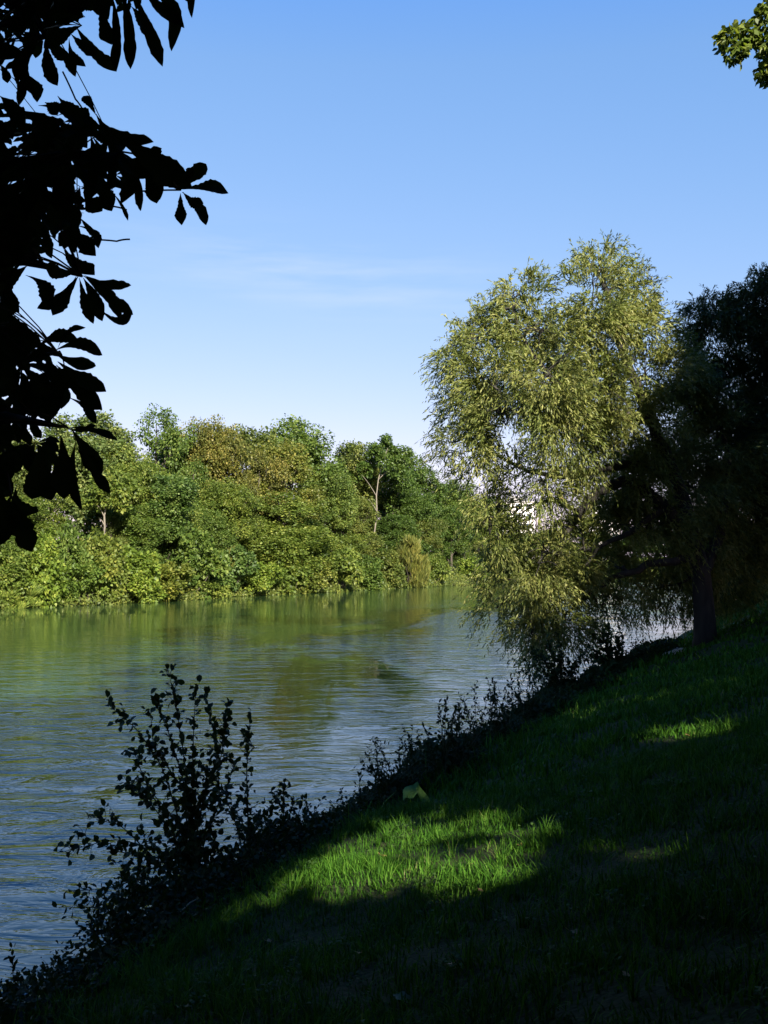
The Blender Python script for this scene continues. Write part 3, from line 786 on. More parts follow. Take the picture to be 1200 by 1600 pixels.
LB2 = [(*at(px, py, Yd + dy), rp / F * Yd) for px, py, rp, dy in ((1110,485,34,0),(1088,500,22,0),(1150,498,38,1),(1195,475,42,0),(1130,540,55,0),(1190,530,60,1),(1110,600,50,-1),(1165,620,70,0),(1230,500,60,1),(1240,600,80,1),(1130,690,60,0),(1200,710,80,0),(1260,700,80,0),
        (1160,780,60,1),(1230,800,70,1),(1290,620,70,2),(1188,435,16,0),(1200,850,50,2),(1250,880,50,2),(1300,760,80,1))]
tree_from_lobes('willow_tree', gp(17.2, 39.5), LB2, 15000, rng, 'dark shaded willow at the right edge, behind and right of the big one', 'willow', M_WIL, (.30, .38, .28), .30, 'strand')  # shade on this tree is put into its darkened leaf colour
# trees and bushes closing the view behind the willows on the near bank
def bank_plant(px, Y, topy, rpx, label, mat, col, kind='tree', n=9000, seed=1, ls=(.14, .26)):
    rng = np.random.RandomState(seed); x = ray(px, 870)[0] * Y; b = gp(x, Y); zt = at(px, topy, Y)[2]; R = rpx / F * Y; H = zt - b[2]; lob = []
    for i in range(12):
        z = rng.uniform(.12 if kind != 'tree' else .3, .88); rr = R * .7 * math.sqrt(max(.1, 1 - ((z - .45) / .6) ** 2)) * rng.uniform(.2, 1); a = rng.rand() * 6.28
        lob.append((b[0] + rr * math.cos(a), b[1] + rr * math.sin(a), b[2] + z * H, R * rng.uniform(.3, .48)))
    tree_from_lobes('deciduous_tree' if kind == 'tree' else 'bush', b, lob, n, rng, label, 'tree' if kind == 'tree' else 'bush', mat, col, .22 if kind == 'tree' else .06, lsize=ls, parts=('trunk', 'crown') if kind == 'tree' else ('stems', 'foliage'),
                    group='plants behind the willows')
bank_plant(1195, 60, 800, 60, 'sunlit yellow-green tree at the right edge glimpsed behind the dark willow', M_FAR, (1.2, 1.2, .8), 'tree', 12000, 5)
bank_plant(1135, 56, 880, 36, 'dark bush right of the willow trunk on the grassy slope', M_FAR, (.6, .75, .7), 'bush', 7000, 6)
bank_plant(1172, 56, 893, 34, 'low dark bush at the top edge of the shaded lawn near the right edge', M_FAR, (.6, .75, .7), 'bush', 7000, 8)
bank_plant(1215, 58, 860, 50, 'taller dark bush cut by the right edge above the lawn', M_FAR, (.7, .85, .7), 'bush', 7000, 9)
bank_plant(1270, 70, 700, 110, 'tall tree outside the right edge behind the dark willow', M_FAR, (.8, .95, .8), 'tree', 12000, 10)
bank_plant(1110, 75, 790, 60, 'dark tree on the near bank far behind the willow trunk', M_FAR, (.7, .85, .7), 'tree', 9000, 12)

# ------------------------------------------------------------------ tall trees on the bank to the right and behind the viewer (they shade the lawn)
def in_frame(P, m=25):
    px, py, d = project(P); m = m + F * .42 / np.maximum(d, .3); return (d > .05) & (px > -m) & (px < 1200 + m) & (py > -m) & (py < 1600 + m)
def sprig(r, b, tips, rng):
    P, Do = lobes_leaves(tips, 2600, rng, sub=8, sig=.34); D, N = leaf_frames(P, Do, rng, droop=.6); L = rng.uniform(.06, .12, len(P))
    V = leaves('twig_leaves', P, D, N, L, L * .6, M_FAR, r, b, shape='ovate'); V.color = (1.1, 1.1, .8, 1)
    mb = MB()
    for t_ in tips: mb.tube(curve((t_[0] + 2.2, t_[1] + .3, t_[2] + .3), t_[:3], (0, 0, .3), 7, .03, rng), np.linspace(.03, .006, 7), 5)
    mb.V = [v - np.asarray(b) for v in mb.V]; mb.build('twigs', M_BARK, r, smooth=True)
def big_tree(x, y, H, R, seed, label, n=30000, zlo=.12, extra=(), arch=(), nl=28, ls=(.22, .40)):
    rng = np.random.RandomState(seed); b = gp(x, y); lob = []
    for i in range(nl):
        z = rng.uniform(zlo, .9); rr = R * .78 * math.sqrt(max(.1, 1 - ((z - .52) / .55) ** 2)) * math.sqrt(rng.uniform(.05, 1)); a = rng.rand() * 6.28
        lob.append((x + rr * math.cos(a), y + rr * math.sin(a), b[2] + z * H, R * rng.uniform(.28, .42)))
    ex = np.array(extra, float).reshape(-1, 4)
    def keep(P):
        k = sun_keep(P, rng)
        inf = in_frame(P, 30)
        return k & ~inf
    lob2 = [l for l in lob if not in_frame(np.array([l[:3]]), 60)[0]] + list(arch)  # arch: unseen lobes added above the frame to darken the lawn
    r = tree_from_lobes('deciduous_tree', b, lob2, n, rng, label, 'tree', M_CAN, (1, 1, 1), .42, lsize=ls, top=(x, y, b[2] + H * .85), group='tall trees shading the lawn', keepfn=keep, wr=.72)
    if len(ex): sprig(r, b, [tuple(e) for e in ex], rng)
    return r
CHECK = True
tw = [(*at(px, py, 12.5), rp / F * 12.5) for px, py, rp in ((1142,62,15),(1152,84,13),(1160,55,16),(1178,48,15),(1197,30,16),(1196,112,14),(1205,85,22),(1200,5,14),(1225,60,30),(1260,50,40))]
big_tree(*xy(13, 9.5), 21, 6.8, 61, 'tall tree on the bank whose leafy twig tips enter the top right corner', n=64000, extra=tw, arch=[(9, 11, 14, 2), (6, 10, 13.5, 2), (4, 12, 14.5, 2), (7, 14, 15.8, 2), (3, 8.5, 12.8, 1.6), (10, 14, 12, 1.8), (5.5, 6, 11.5, 1.8), (1.5, 12, 14.6, 2), (3, 15, 16.4, 2.2), (5, 18, 18.2, 2.3), (2, 19, 18.8, 2.3), (8, 17, 17.5, 2.3), (8, 22, 20.8, 2.4), (5, 23, 21.6, 2.4), (10, 26, 22.4, 2.4), (7, 28, 23.8, 2.4), (2.5, 21.5, 20.6, 2.2), (11, 21, 19.5, 2.3)])
big_tree(*xy(13, 19), 27, 7.4, 62, 'tall tree right of the lawn, second ahead of the viewer, outside the right edge', n=60000, nl=46, ls=(.28, .48))
big_tree(*xy(13.5, 28), 27, 7.4, 63, 'tall tree right of the lawn nearest to the dark willow, outside the picture', n=60000, nl=46, ls=(.28, .48))
big_tree(*xy(15, 37), 22, 6.5, 67, 'tall tree outside the right edge level with the willow trunk', n=40000, nl=40, ls=(.28, .48))
big_tree(*xy(12, 0), 20, 6.8, 64, 'tall tree on the bank beside the viewer, outside the right edge', n=34000, zlo=.2, arch=[(5, 5, 10, 1.8), (3, 7, 11.5, 1.8), (2, 4, 9.8, 1.6), (4, 2, 8.5, 1.8), (1, 9, 12.5, 1.7), (7, 7, 10, 2), (5, 0, 7.5, 2), (8, 4, 8, 2)])
big_tree(*xy(2.5, -17), 18, 6.5, 71, 'tall tree at the water behind the viewer on the left', zlo=.1)  # unseen tree added to shade the left side
big_tree(4.8, -9, 20, 7, 72, 'tall tree added for shade behind the viewer, nearest of those on the lawn')  # unseen crown added to close stray sun gaps on the lawn
big_tree(8.7, -3.8, 20, 7, 65, 'tall tree behind the viewer on the right')
big_tree(*xy(6.5, -20), 21, 7.5, 66, 'tall tree standing straight behind the viewer', zlo=.1)
big_tree(*xy(0.5, -28), 20, 7.5, 68, 'tall tree behind the viewer close to the water', zlo=.1)
big_tree(11.8, -10.2, 22, 8, 69, 'tall tree farthest back from the river behind the viewer', zlo=.1)
big_tree(*xy(22, 6), 22, 8, 70, 'tall tree of the second row on the right, outside the frame', zlo=.1)

# ------------------------------------------------------------------ horse chestnut with its leaves hanging into the picture
def leaflets(A, Bp, Wd, Nn, curl, rng, nu=19):
    """obovate toothed folded leaflets from A to B"""
    A = np.asarray(A); Bp = np.asarray(Bp); n = len(A); D = Bp - A; L = np.linalg.norm(D, axis=1)[:, None]; D = D / L
    S = unit(np.cross(D, Nn)); N = unit(np.cross(S, D)); u = np.linspace(0, 1, nu)
    prof = np.interp(u, [0, .08, .3, .6, .78, .9, 1], [.04, .10, .45, .92, 1.0, .66, .02])
    prof = prof * (1 + .05 * np.where(np.arange(nu) % 2, 1, -1) * (u > .2) * (u < .97))
    V = []
    wav = rng.normal(0, .05, (n, nu)) + .10 * np.sin(np.linspace(0, 1, nu)[None] * rng.uniform(5, 14, (n, 1)) + rng.uniform(0, 6, (n, 1))); swerve = rng.normal(0, .15, n)
    for k in (-1, 0, 1):
        base = A[:, None, :] + D[:, None, :] * (L * u[None, :])[:, :, None]
        base = base + N[:, None, :] * (-(curl * L[:, 0])[:, None] * (u ** 2)[None, :] + (curl * L[:, 0])[:, None] * u[None, :])[:, :, None] * .8
        base = base + S[:, None, :] * ((swerve * L[:, 0])[:, None] * np.sin(u * math.pi)[None, :])[:, :, None]
        if k: base = base + S[:, None, :] * k * (Wd[:, None] * .5 * prof[None, :] * (1 + wav))[:, :, None] + N[:, None, :] * (Wd[:, None] * .16 * prof[None, :] * (1 + 2 * wav))[:, :, None]
        V.append(base)
    V = np.stack(V, 2).reshape(n, nu * 3, 3)
    q = []
    for i in range(nu - 1):
        for j in (0, 1): q.append((i * 3 + j, i * 3 + j + 1, (i + 1) * 3 + j + 1, (i + 1) * 3 + j))
    q = np.array(q); Q = (q[None] + (np.arange(n) * nu * 3)[:, None, None]).reshape(-1, 4)
    return V.reshape(-1, 3), np.full(len(Q), 4), Q.ravel()
def chestnut():
    rng = np.random.RandomState(77); x, y = -3.4, -2.6; b = gp(x, y)
    r = empty('horse_chestnut_tree', b, 'horse chestnut whose big black silhouetted leaves hang into the top left of the picture', 'tree')
    # silhouette leaflets: x0,y0,x1,y1,width in pixels of the photograph
    SEG = [(283,296,322,256,26),(286,296,357,302,34),(284,300,322,352,20),(282,302,284,352,18),(286,300,318,318,18),(280,292,262,258,30),(278,290,300,262,20),
           (255,270,240,228,26),(150,178,240,222,34),(165,200,262,268,40),(185,220,270,290,42),(200,250,300,292,44),(205,255,220,330,20),(205,255,190,318,26),(225,262,250,312,30),(235,270,245,318,24),(150,180,130,150,16),
           (132,430,205,446,20),(132,432,208,492,22),(130,434,160,502,24),(124,434,146,506,20),(122,432,82,493,26),(120,430,58,482,18),(128,430,190,500,20),(150,478,207,486,22),(118,425,70,415,24),
           (90,545,134,512,14),(85,548,160,555,26),(85,552,150,572,24),(90,565,166,612,28),(88,570,160,640,30),(70,560,120,600,40),(105,620,150,662,22),(60,540,120,528,26),
           (105,668,184,688,16),(105,670,150,664,12),(110,668,160,740,26),(125,690,172,772,18),(118,690,128,798,36),(95,680,100,780,38),(70,690,80,782,44),(60,700,50,780,40),(40,690,20,770,44),(120,700,160,735,24),
           (18,778,50,862,38),(15,775,0,852,36),(20,770,38,830,36),(25,760,60,800,34),(0,760,-20,840,40),
           (240,-20,300,28,22),(225,-30,288,44,30),(215,-25,268,80,28),(205,-20,254,104,22),(190,-20,204,108,22),(175,-10,182,112,24),(205,10,235,60,24),(160,0,175,70,28),(255,-30,303,5,20),
           (66,60,28,130,24),(72,62,90,134,30),(76,60,118,120,18),(110,52,150,88,18),(118,40,182,112,26),(108,60,134,104,16),(60,60,8,108,24),(72,58,100,95,24),(64,62,55,150,22),(30,110,58,160,22),(18,120,30,165,18),(0,100,12,130,16),
           (125,340,152,372,14),(118,352,154,388,16),(100,360,150,400,28),(100,390,148,430,30),(130,300,160,330,28),(150,280,175,330,28),(110,300,125,345,30),(175,300,200,345,8),
           (70,160,90,180,24),(60,165,130,200,34),(90,150,125,175,22),(0,150,40,200,34),(10,170,70,240,38),
           (5,440,10,500,26),(20,420,30,490,24),(40,430,75,480,26),(10,480,60,540,36)]
    FILL = [(-160,-160),(300,-160),(262,-20),(215,20),(170,40),(120,40),(85,60),(60,95),(25,90),(0,105),(-30,105),(-30,150),(40,175),(110,180),(160,200),(215,240),(265,285),(230,300),(165,300),(135,330),(125,395),(95,405),(70,412),(30,418),(10,412),(0,470),(30,505),(75,535),(100,560),(115,610),(90,650),(105,690),(105,740),(60,750),(25,760),(-10,790),(-160,800)]
    A = []; Bq = []; Wd = []; Nn = []; cu = []
    for (x0, y0, x1, y1, wp) in SEG:
        Y = 3.15 + rng.uniform(-.35, .45); dy = rng.normal(0, .035)
        A.append(at(x0, y0, Y)); Bq.append(at(x1, y1, Y + dy)); Wd.append(wp / F * Y * .98); Nn.append([rng.normal(0, .35), -1, rng.normal(.2, .3)]); cu.append(rng.uniform(.0, .25))
    # whole palmate leaves filling the dense part
    stems = MB(); hubs = []
    tries = 0; cnt = 0
    while cnt < 480 and tries < 60000:
        tries += 1
        px, py = rng.uniform(-150, 300), rng.uniform(-150, 790)
        if not inpoly(np.array([px]), np.array([py]), FILL)[0]: continue
        Y = rng.uniform(2.9, 5.6); h = at(px, py, Y); ls = rng.uniform(.10, .17); k = rng.randint(5, 8); ang0 = rng.normal(-math.pi / 2, .6)
        loc = []
        for j in range(k):
            a = ang0 + (j - (k - 1) / 2) * .42; l = ls * (1 - .28 * abs(j - (k - 1) / 2) / (k / 2)); e = h + np.array([math.cos(a) * l, rng.normal(0, .03) - .02, math.sin(a) * l])
            loc.append((e, l))
        Pe = np.array([e for e, _ in loc]); ex, ey, _ = project(Pe)
        good = [i for i in range(k) if inpoly(ex[i:i+1], ey[i:i+1], FILL)[0] or ex[i] < -20 or ey[i] < -20]
        if len(good) < 3: continue
        for i in good:
            A.append(h); Bq.append(loc[i][0]); Wd.append(loc[i][1] * .36); Nn.append([rng.normal(0, .5), -1, rng.normal(.3, .5)]); cu.append(rng.uniform(.0, .35))
        cnt += 1; hubs.append(h)
    print('chestnut leaves', cnt)
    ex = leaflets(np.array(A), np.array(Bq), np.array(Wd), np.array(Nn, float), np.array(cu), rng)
    # the rest of the crown, above and behind the viewer: bigger simple leaves in clumps
    lob = []
    for i in range(34):
        z = rng.uniform(.22, .92); rr = 6.0 * .9 * math.sqrt(max(.1, 1 - ((z - .5) / .6) ** 2)) * math.sqrt(rng.uniform(.05, 1)); a = rng.rand() * 6.28
        lob.append((x + 1.0 + rr * math.cos(a), y + .8 + rr * math.sin(a), b[2] + z * 15, rng.uniform(1.5, 2.3)))
    lob += [(-2.6, 3.6, 6.5, 1.1), (-2.8, 3.0, 5.2, 1.1), (-2.2, 3.0, 7.6, 1.2), (-2.6, 4.6, 5.2, 1.0), (-3.2, 2.4, 4.4, 1.0), (-1.2, 2.4, 7.6, 1.1), (0, 1.5, 8.2, 1.3), (1.5, .8, 8.5, 1.4), (-1, 4.5, 9.5, 1.7), (1.5, 4, 9.6, 1.7), (-4, 5, 9, 2), (-6.5, 3, 8, 2.2), (-7.5, 0, 7, 2.4), (-6, -3, 7, 2.4), (-5, 1, 5.5, 1.8), (-8, 4, 9, 2),
            (.8, -1.5, 8, 1.5), (-.2, -1, 7, 1.4), (1.5, -3, 9, 1.8), (2.5, -4, 8, 2), (0, -3, 8.5, 1.8), (-1, .5, 6.8, 1.2), (0, 0, 7.6, 1.3), (-1.5, 1.8, 6.9, 1.1), (-5.2, 4.2, 4.6, 1.2), (-6.6, 5.6, 6, 1.7), (-5.6, 6.2, 8.6, 1.7), (-4.8, 1.5, 3.4, 1.1), (-6.5, 2.5, 4.2, 1.5), (-5.5, -1, 3.6, 1.4), (-7.5, 0, 4.2, 1.6), (-8.5, 5, 5.5, 1.8), (-3, 6.5, 10.4, 1.8), (-.5, 7, 11.2, 1.8)]  # listed clumps are added out of view to block sun and sky light
    P, Do = lobes_leaves(lob, 95000, rng, sub=14); k = sun_keep(P, rng) & ~in_frame(P, 45) & (np.linalg.norm(P - [0, 0, CAM_Z], axis=1) > 1.7)
    P, Do = P[k], Do[k]; D, N = leaf_frames(P, Do, rng); L = rng.uniform(.16, .30, len(P))
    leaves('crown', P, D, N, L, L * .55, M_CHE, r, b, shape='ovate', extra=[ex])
    limbs(stems, b - [0, 0, .3], [l for l in lob if not in_frame(np.array([l[:3]]), 80)[0]], rng, .36, (x + .4, y + .4, b[2] + 12))
    # boughs that carry the visible leaves
    fork = np.array([-3.2, -1.5, 6.2])
    tips = [[(-160,300,3.8),(20,260,3.6),(120,240,3.5),(205,258,3.3),(282,296,3.2)], [(-160,-60,3.8),(40,-20,3.6),(150,-10,3.4),(235,-22,3.2)], [(-160,380,3.9),(0,400,3.6),(70,415,3.4),(128,432,3.2)],
            [(-160,560,4.0),(-20,570,3.7),(50,560,3.5),(90,550,3.2)], [(-160,640,4.0),(0,650,3.7),(60,660,3.4),(106,668,3.2)], [(-20,650,3.7),(5,700,3.5),(18,778,3.3)], [(40,-20,3.6),(50,20,3.4),(70,60,3.2)]]
    for tp in tips:
        Q = [at(*p) for p in tp]
        if tp[0][0] == -160: Q = [fork, (fork + Q[0]) / 2 + [-.2, 0, .2]] + Q
        Q = np.array(Q); k = len(Q); t = np.linspace(0, k - 1, k * 5); Q2 = np.column_stack([np.interp(t, range(k), Q[:, i]) for i in range(3)]); Q2[1:-1] = (Q2[:-2] + 2 * Q2[1:-1] + Q2[2:]) / 4
        stems.tube(Q2, np.linspace(.05 if tp[0][0] == -160 else .008, .0035, len(Q2)), 6)
    allb = np.concatenate([np.array([at(*p) for p in tp]) for tp in tips])
    for h in hubs:
        q = allb[np.argmin(np.linalg.norm(allb - h, axis=1))]
        if np.linalg.norm(q - h) < .9: stems.tube(curve(q, h, (0, 0, .03), 5), [.003, .0025, .0022, .002, .002], 4)
    for a, bb in (((98, 112), (118, 155)), ((140, 375), (182, 377)), ((182, 377), (203, 374)), ((118, 155), (130, 172)), ((205, 300), (283, 297)), ((172, 322), (198, 328))):
        stems.tube(curve(at(*a, 3.2), at(*bb, 3.2), (0, 0, .002), 5), [.0028] * 5, 5)
    stems.V = [v - b for v in stems.V]; stems.build('trunk', M_BARK, r, smooth=True)
chestnut()
CHECK = False

# ------------------------------------------------------------------ grass
def grass():
    rng = np.random.RandomState(5); out = []; off = 0; Vs = []; Cs = []; Ls = []
    for (y0, y1, rho, seg, hh, wv) in ((1.6, 6, 2300, 3, (.05, .13), .0045), (6, 13, 2500, 3, (.045, .125), .0044), (13, 24, 520, 2, (.08, .18), .012), (24, 62, 90, 2, (.10, .20), .028)):
        area = 1.25 * (y1 ** 2 - y0 ** 2) / 2; n = int(area * rho)
        Y = np.sqrt(rng.uniform(y0 ** 2, y1 ** 2, n)); X = Y * rng.uniform(-.60, .65, n)
        s, t = st(X, Y); cl = wob(X * 2.3, Y * 2.3) * .5 + wob(X * 6.1 + 3, Y * 5.3) * .5
        k = (s > 1.1 + .35 * wob(X, Y) ) & (rng.rand(n) < .60 + .55 * cl)
        for (px, py, rx, ry, rot, _) in DIRT:
            c = hit_ground(px, py); dx = X - c[0]; dy = Y - c[1]; a = (dx * math.cos(rot) + dy * math.sin(rot)) / rx; bq = (-dx * math.sin(rot) + dy * math.cos(rot)) / ry
            k &= (a * a + bq * bq) > rng.uniform(.7, 1.15, n)
        X, Y, cl, s = X[k], Y[k], cl[k], s[k]; n = len(X); Z = ground(X, Y) - .01
        P = np.column_stack([X, Y, Z]); th = rng.rand(n) * 6.283; lean = rng.uniform(.05, 1.25, n)
        tall = np.where(rng.rand(n) < .012, 1.8, 1.0)
        H = rng.uniform(*hh, n) * (1 + .6 * cl) * rng.choice([.6, 1, 1.25], n) * tall * (1 + .6 * np.exp(-((s - 1.6) / .6) ** 2)); Wd = wv * rng.uniform(.45, 1.5, n)
        # tufts lean together
        gx = wob(X * 7 + 5, Y * 6) * .35; gy = wob(X * 5, Y * 8 + 9) * .35
        dirx = np.cos(th) * lean + gx; diry = np.sin(th) * lean + gy
        sd = np.column_stack([-np.sin(th), np.cos(th), np.zeros(n)])
        lv = np.linspace(0, 1, seg + 1); pts = []
        for i, u in enumerate(lv):
            c = P + np.column_stack([dirx * H * u ** 1.8 * .9, diry * H * u ** 1.8 * .9, H * (u - .28 * lean * u ** 2)])
            if i < seg: wq = (Wd * (1 - .55 * u))[:, None]; pts += [c - sd * wq, c + sd * wq]
            else: pts += [c]
        V = np.stack(pts, 1); kv = V.shape[1]; base = (np.arange(n) * kv)[:, None]
        fc = []
        for i in range(seg - 1): fc.append((base + [2 * i, 2 * i + 1, 2 * i + 3, 2 * i + 2]))
        tri = base + [2 * (seg - 1), 2 * (seg - 1) + 1, 2 * seg]
        for q in fc: Ls.append((q + off).ravel()); Cs.append(np.full(n, 4))
        Ls.append((tri + off).ravel()); Cs.append(np.full(n, 3)); Vs.append(V.reshape(-1, 3)); off += n * kv
    for k in range(560):      # tufts of longer blades
        Yt = math.sqrt(rng.uniform(9, 400)); Xt = Yt * rng.uniform(-.5, .55); s, t = st(Xt, Yt)
        if s < 1.4: continue
        n = rng.randint(12, 34); rr = rng.uniform(.02, .07); a = rng.rand(n) * 6.283; q = rr * np.sqrt(rng.rand(n)); X = Xt + q * np.cos(a); Y = Yt + q * np.sin(a); P = np.column_stack([X, Y, ground(X, Y) - .01])
        H = rng.uniform(.14, .30, n); ln = rng.uniform(.2, 1.1, n); th = a + rng.normal(0, .5, n); dd = np.column_stack([np.cos(th) * ln, np.sin(th) * ln, np.zeros(n)]); sd = np.column_stack([-np.sin(th), np.cos(th), np.zeros(n)]) * .0036
        pts = []
        for i, u in enumerate((0, .35, .7, 1)):
            c = P + dd * (H * u ** 1.9 * .8)[:, None] + np.column_stack([np.zeros(n), np.zeros(n), H * (u - .42 * ln * u ** 2.2)])
            pts += [c - sd * (1 - .5 * u), c + sd * (1 - .5 * u)] if i < 3 else [c]
        V = np.stack(pts, 1); base = (np.arange(n) * 7)[:, None]
        for qd in ([0, 1, 3, 2], [2, 3, 5, 4]): Ls.append((base + qd + off).ravel()); Cs.append(np.full(n, 4))
        Ls.append((base + [4, 5, 6] + off).ravel()); Cs.append(np.full(n, 3)); Vs.append(V.reshape(-1, 3)); off += n * 7
    o = mesh_np('grass', np.concatenate(Vs), np.concatenate(Cs), np.concatenate(Ls), M_GRA)
    tag(o, 'short green lawn grass with a few straws on the sloping near bank', 'grass', kind='stuff')
    print('grass faces', sum(len(c) for c in Cs))
grass()

# ------------------------------------------------------------------ plants along the near shore
def branchy(name, base, stems_px, leafsize, label, cat, rng, group=None, spacing=.055, side=.32, wr=.72, col=(1, 1, 1), up=.2, r0=.012, shape='ovate', nside=1.0, mat=None):
    """a plant from stems given as 3-D polylines; leaves sit along stems and side twigs"""
    r = empty(name, base, label, cat, group); mb = MB(); P = []; D = []
    def leafy(Q, t0=0.0):
        seg = np.linalg.norm(np.diff(Q, axis=0), axis=1); tot = seg.sum(); n = max(2, int(tot / spacing)); cum = np.concatenate([[0], np.cumsum(seg)])
        for q in np.linspace(t0 * tot, tot, n):
            i = min(len(seg) - 1, np.searchsorted(cum, q, side='right') - 1); f = (q - cum[i]) / (seg[i] + 1e-9); p = Q[i] * (1 - f) + Q[i + 1] * f; tn = unit(Q[i + 1] - Q[i])
            d = unit(tn * .6 + rng.normal(0, .65, 3)); P.append(p + rng.normal(0, .008, 3)); D.append(d)
    for pl in stems_px:
        Q = np.array(pl, float); k = len(Q); t = np.linspace(0, k - 1, k * 4); Q = np.column_stack([np.interp(t, range(k), Q[:, i]) for i in range(3)])
        Q[1:-1] = (Q[:-2] + 2 * Q[1:-1] + Q[2:]) / 4; mb.tube(Q, np.linspace(r0, r0 * .25, len(Q)), 5); leafy(Q, .22)
        tot = np.linalg.norm(np.diff(Q, axis=0), axis=1).sum()
        for _ in range(int(tot / .14 * nside)):
            i = rng.randint(int(len(Q) * .18), len(Q) - 1); f = 1 - i / len(Q); l = side * rng.uniform(.35, 1.0) * (.45 + .8 * f)
            d = unit(unit(Q[min(i + 1, len(Q) - 1)] - Q[i]) * .5 + rng.normal(0, .7, 3) + [0, 0, up]); S = curve(Q[i], Q[i] + d * l, (0, 0, .03), 5); mb.tube(S, np.linspace(r0 * .4, r0 * .15, 5), 4); leafy(S, .15)
    P = np.array(P); D = np.array(D); n = len(P); N = unit(rng.normal(0, .5, (n, 3)) + [0, -.3, .8]); L = rng.uniform(.7, 1.25, n) * leafsize
    c = leaves('foliage', P, D, N, L, L * wr, mat or M_SHR, r, base, shape=shape); c.color = (*col, 1)
    mb.V = [v - np.asarray(base) for v in mb.V]; mb.build('stems', M_STEM, r, smooth=True)
    return r
def stem(pts, Y): return [at(p[0], p[1], Y + (p[2] if len(p) > 2 else 0)) for p in pts]
rng = np.random.RandomState(91)
b = hit_ground(300, 1385); Yb = 11.6
def gy(px, Y): return float(ground(ray(px, 870)[0] * Y, Y))
def root_pt(px, Y): x = ray(px, 870)[0] * Y; return np.array([x, Y, gy(px, Y)])
R = root_pt(300, Yb)
sap = [[R, *stem([(296,1300),(290,1200),(278,1120),(262,1042)], Yb)], [R, *stem([(310,1280),(330,1210),(350,1150),(356,1095)], Yb)], [R, *stem([(285,1300),(255,1200),(215,1140),(168,1100)], Yb)],
       [R, *stem([(280,1320),(240,1260),(200,1225)], Yb)], [R, *stem([(320,1310),(345,1250),(335,1150),(320,1080)], Yb + .3)], [R, *stem([(260,1330),(180,1310),(95,1332)], Yb - .2)], [R, *stem([(250,1350),(190,1290),(150,1280)], Yb)],
       [R, *stem([(230,1370),(160,1390),(102,1392)], Yb - .4)], [R, *stem([(270,1290),(235,1240),(190,1222)], Yb + .2)], [R, *stem([(240,1340),(180,1330),(120,1300)], Yb + .2)], [R, *stem([(300,1250),(240,1170),(235,1110)], Yb)],
       [R, *stem([(300,1240),(302,1150),(306,1075)], Yb)], [R, *stem([(290,1230),(262,1140),(236,1085)], Yb + .1)], [R, *stem([(305,1260),(345,1190),(352,1125)], Yb)], [R, *stem([(290,1300),(230,1230),(208,1170)], Yb)]]
branchy('alder_sapling', R, sap, .086, 'tallest dark young alder at the near shore with round leaves, against the water', 'sapling', rng, spacing=.046, side=.34, wr=.72, nside=1.15)
R2 = root_pt(385, 12.3)
branchy('alder_sapling', R2, [[R2, *stem([(388,1290),(385,1210),(388,1160),(392,1112)], 12.3)], [R2, *stem([(400,1290),(430,1250),(452,1228)], 12.3)], [R2, *stem([(370,1290),(350,1240),(368,1190)], 12.3)]], .08, 'smaller dark sapling right of the tall alder, single upright shoot', 'sapling', rng, spacing=.045, side=.28, nside=1.5)
# low dark shrubs filling the shore below the saplings
def mound(px, Y, wpx, hpx, ls, n, label, seed, col=(.9, .9, .9), name='shore_shrub', spacing=.05, wr=.6, up=.6, lean=0):
    rng = np.random.RandomState(seed); Rr = root_pt(px, Y); stl = []
    for i in range(n):
        ex = px + rng.uniform(-.5, .5) * wpx + lean; _, py0, _ = project([Rr]); topy = py0[0] - hpx * rng.uniform(.35, 1.0) * (1 - .5 * abs(ex - px) / (wpx * .5 + 1)); dyy = rng.uniform(-.35, .35)
        ro = Rr + [rng.normal(0, .15), rng.normal(0, .15), -.03]
        stl.append([ro, (ro + at(ex, topy, Y + dyy)) / 2 + [0, 0, .1], at(ex, topy, Y + dyy)])
    branchy(name, Rr, stl, ls, label, 'shrub', rng, group='shrubs along the near shore', spacing=spacing, side=.26, wr=wr, up=up, col=col, r0=.008)
mound(215, 10.7, 230, 140, .075, 16, 'low dark shrub at the waterline left below the tall alder', 101, lean=-20)
mound(170, 9.9, 120, 90, .06, 12, 'straggly shrub with small leaves hanging over the water left of the lawn tip', 102)
mound(330, 11.4, 190, 120, .08, 18, 'dense dark shrub at the foot of the two saplings', 103)
mound(440, 12.8, 180, 110, .08, 16, 'dark leafy shrub between the small sapling and the pointed nettle', 104)
mound(420, 11.8, 160, 70, .07, 12, 'low dark shrub directly above the left tip of the sunlit grass', 114)
mound(500, 13.6, 130, 80, .07, 12, 'low shrub with heart-shaped leaves beside the pointed nettle', 105)
mound(560, 14.3, 100, 80, .05, 12, 'small feathery shrub just right of the pointed nettle', 106, wr=.45)
mound(615, 14.8, 130, 140, .065, 24, 'willowy shrub left of the big pale leaf', 107, wr=.45)
mound(690, 15.8, 150, 165, .075, 28, 'dark shrub with narrow leaves behind the big pale leaf', 108, wr=.45)
mound(760, 18, 130, 130, .07, 26, 'fine-leaved shrub on the shore halfway to the willow', 109, wr=.45)
mound(820, 21.5, 120, 125, .075, 26, 'dark shrub below the drooping willow tips', 110, wr=.5)
mound(880, 25, 140, 130, .10, 28, 'shrub with scattered leaves under the willow, left part', 111)
mound(955, 31, 100, 95, .15, 20, 'round-leaved dark shrub standing up against bright water under the willow', 112)
mound(1000, 35, 60, 40, .09, 14, 'small shrub at the water next to the bare earth', 113)
mound(905, 26.5, 110, 60, .07, 20, 'low dark shrub in front of the bare earth', 115)
mound(725, 16.6, 140, 60, .055, 16, 'low shrub at the grass edge between the pale leaf and the far shrubs', 116, wr=.5)
mound(795, 19.5, 120, 60, .055, 16, 'low leafy shrub at the grass edge where the bank bends', 117, wr=.5)
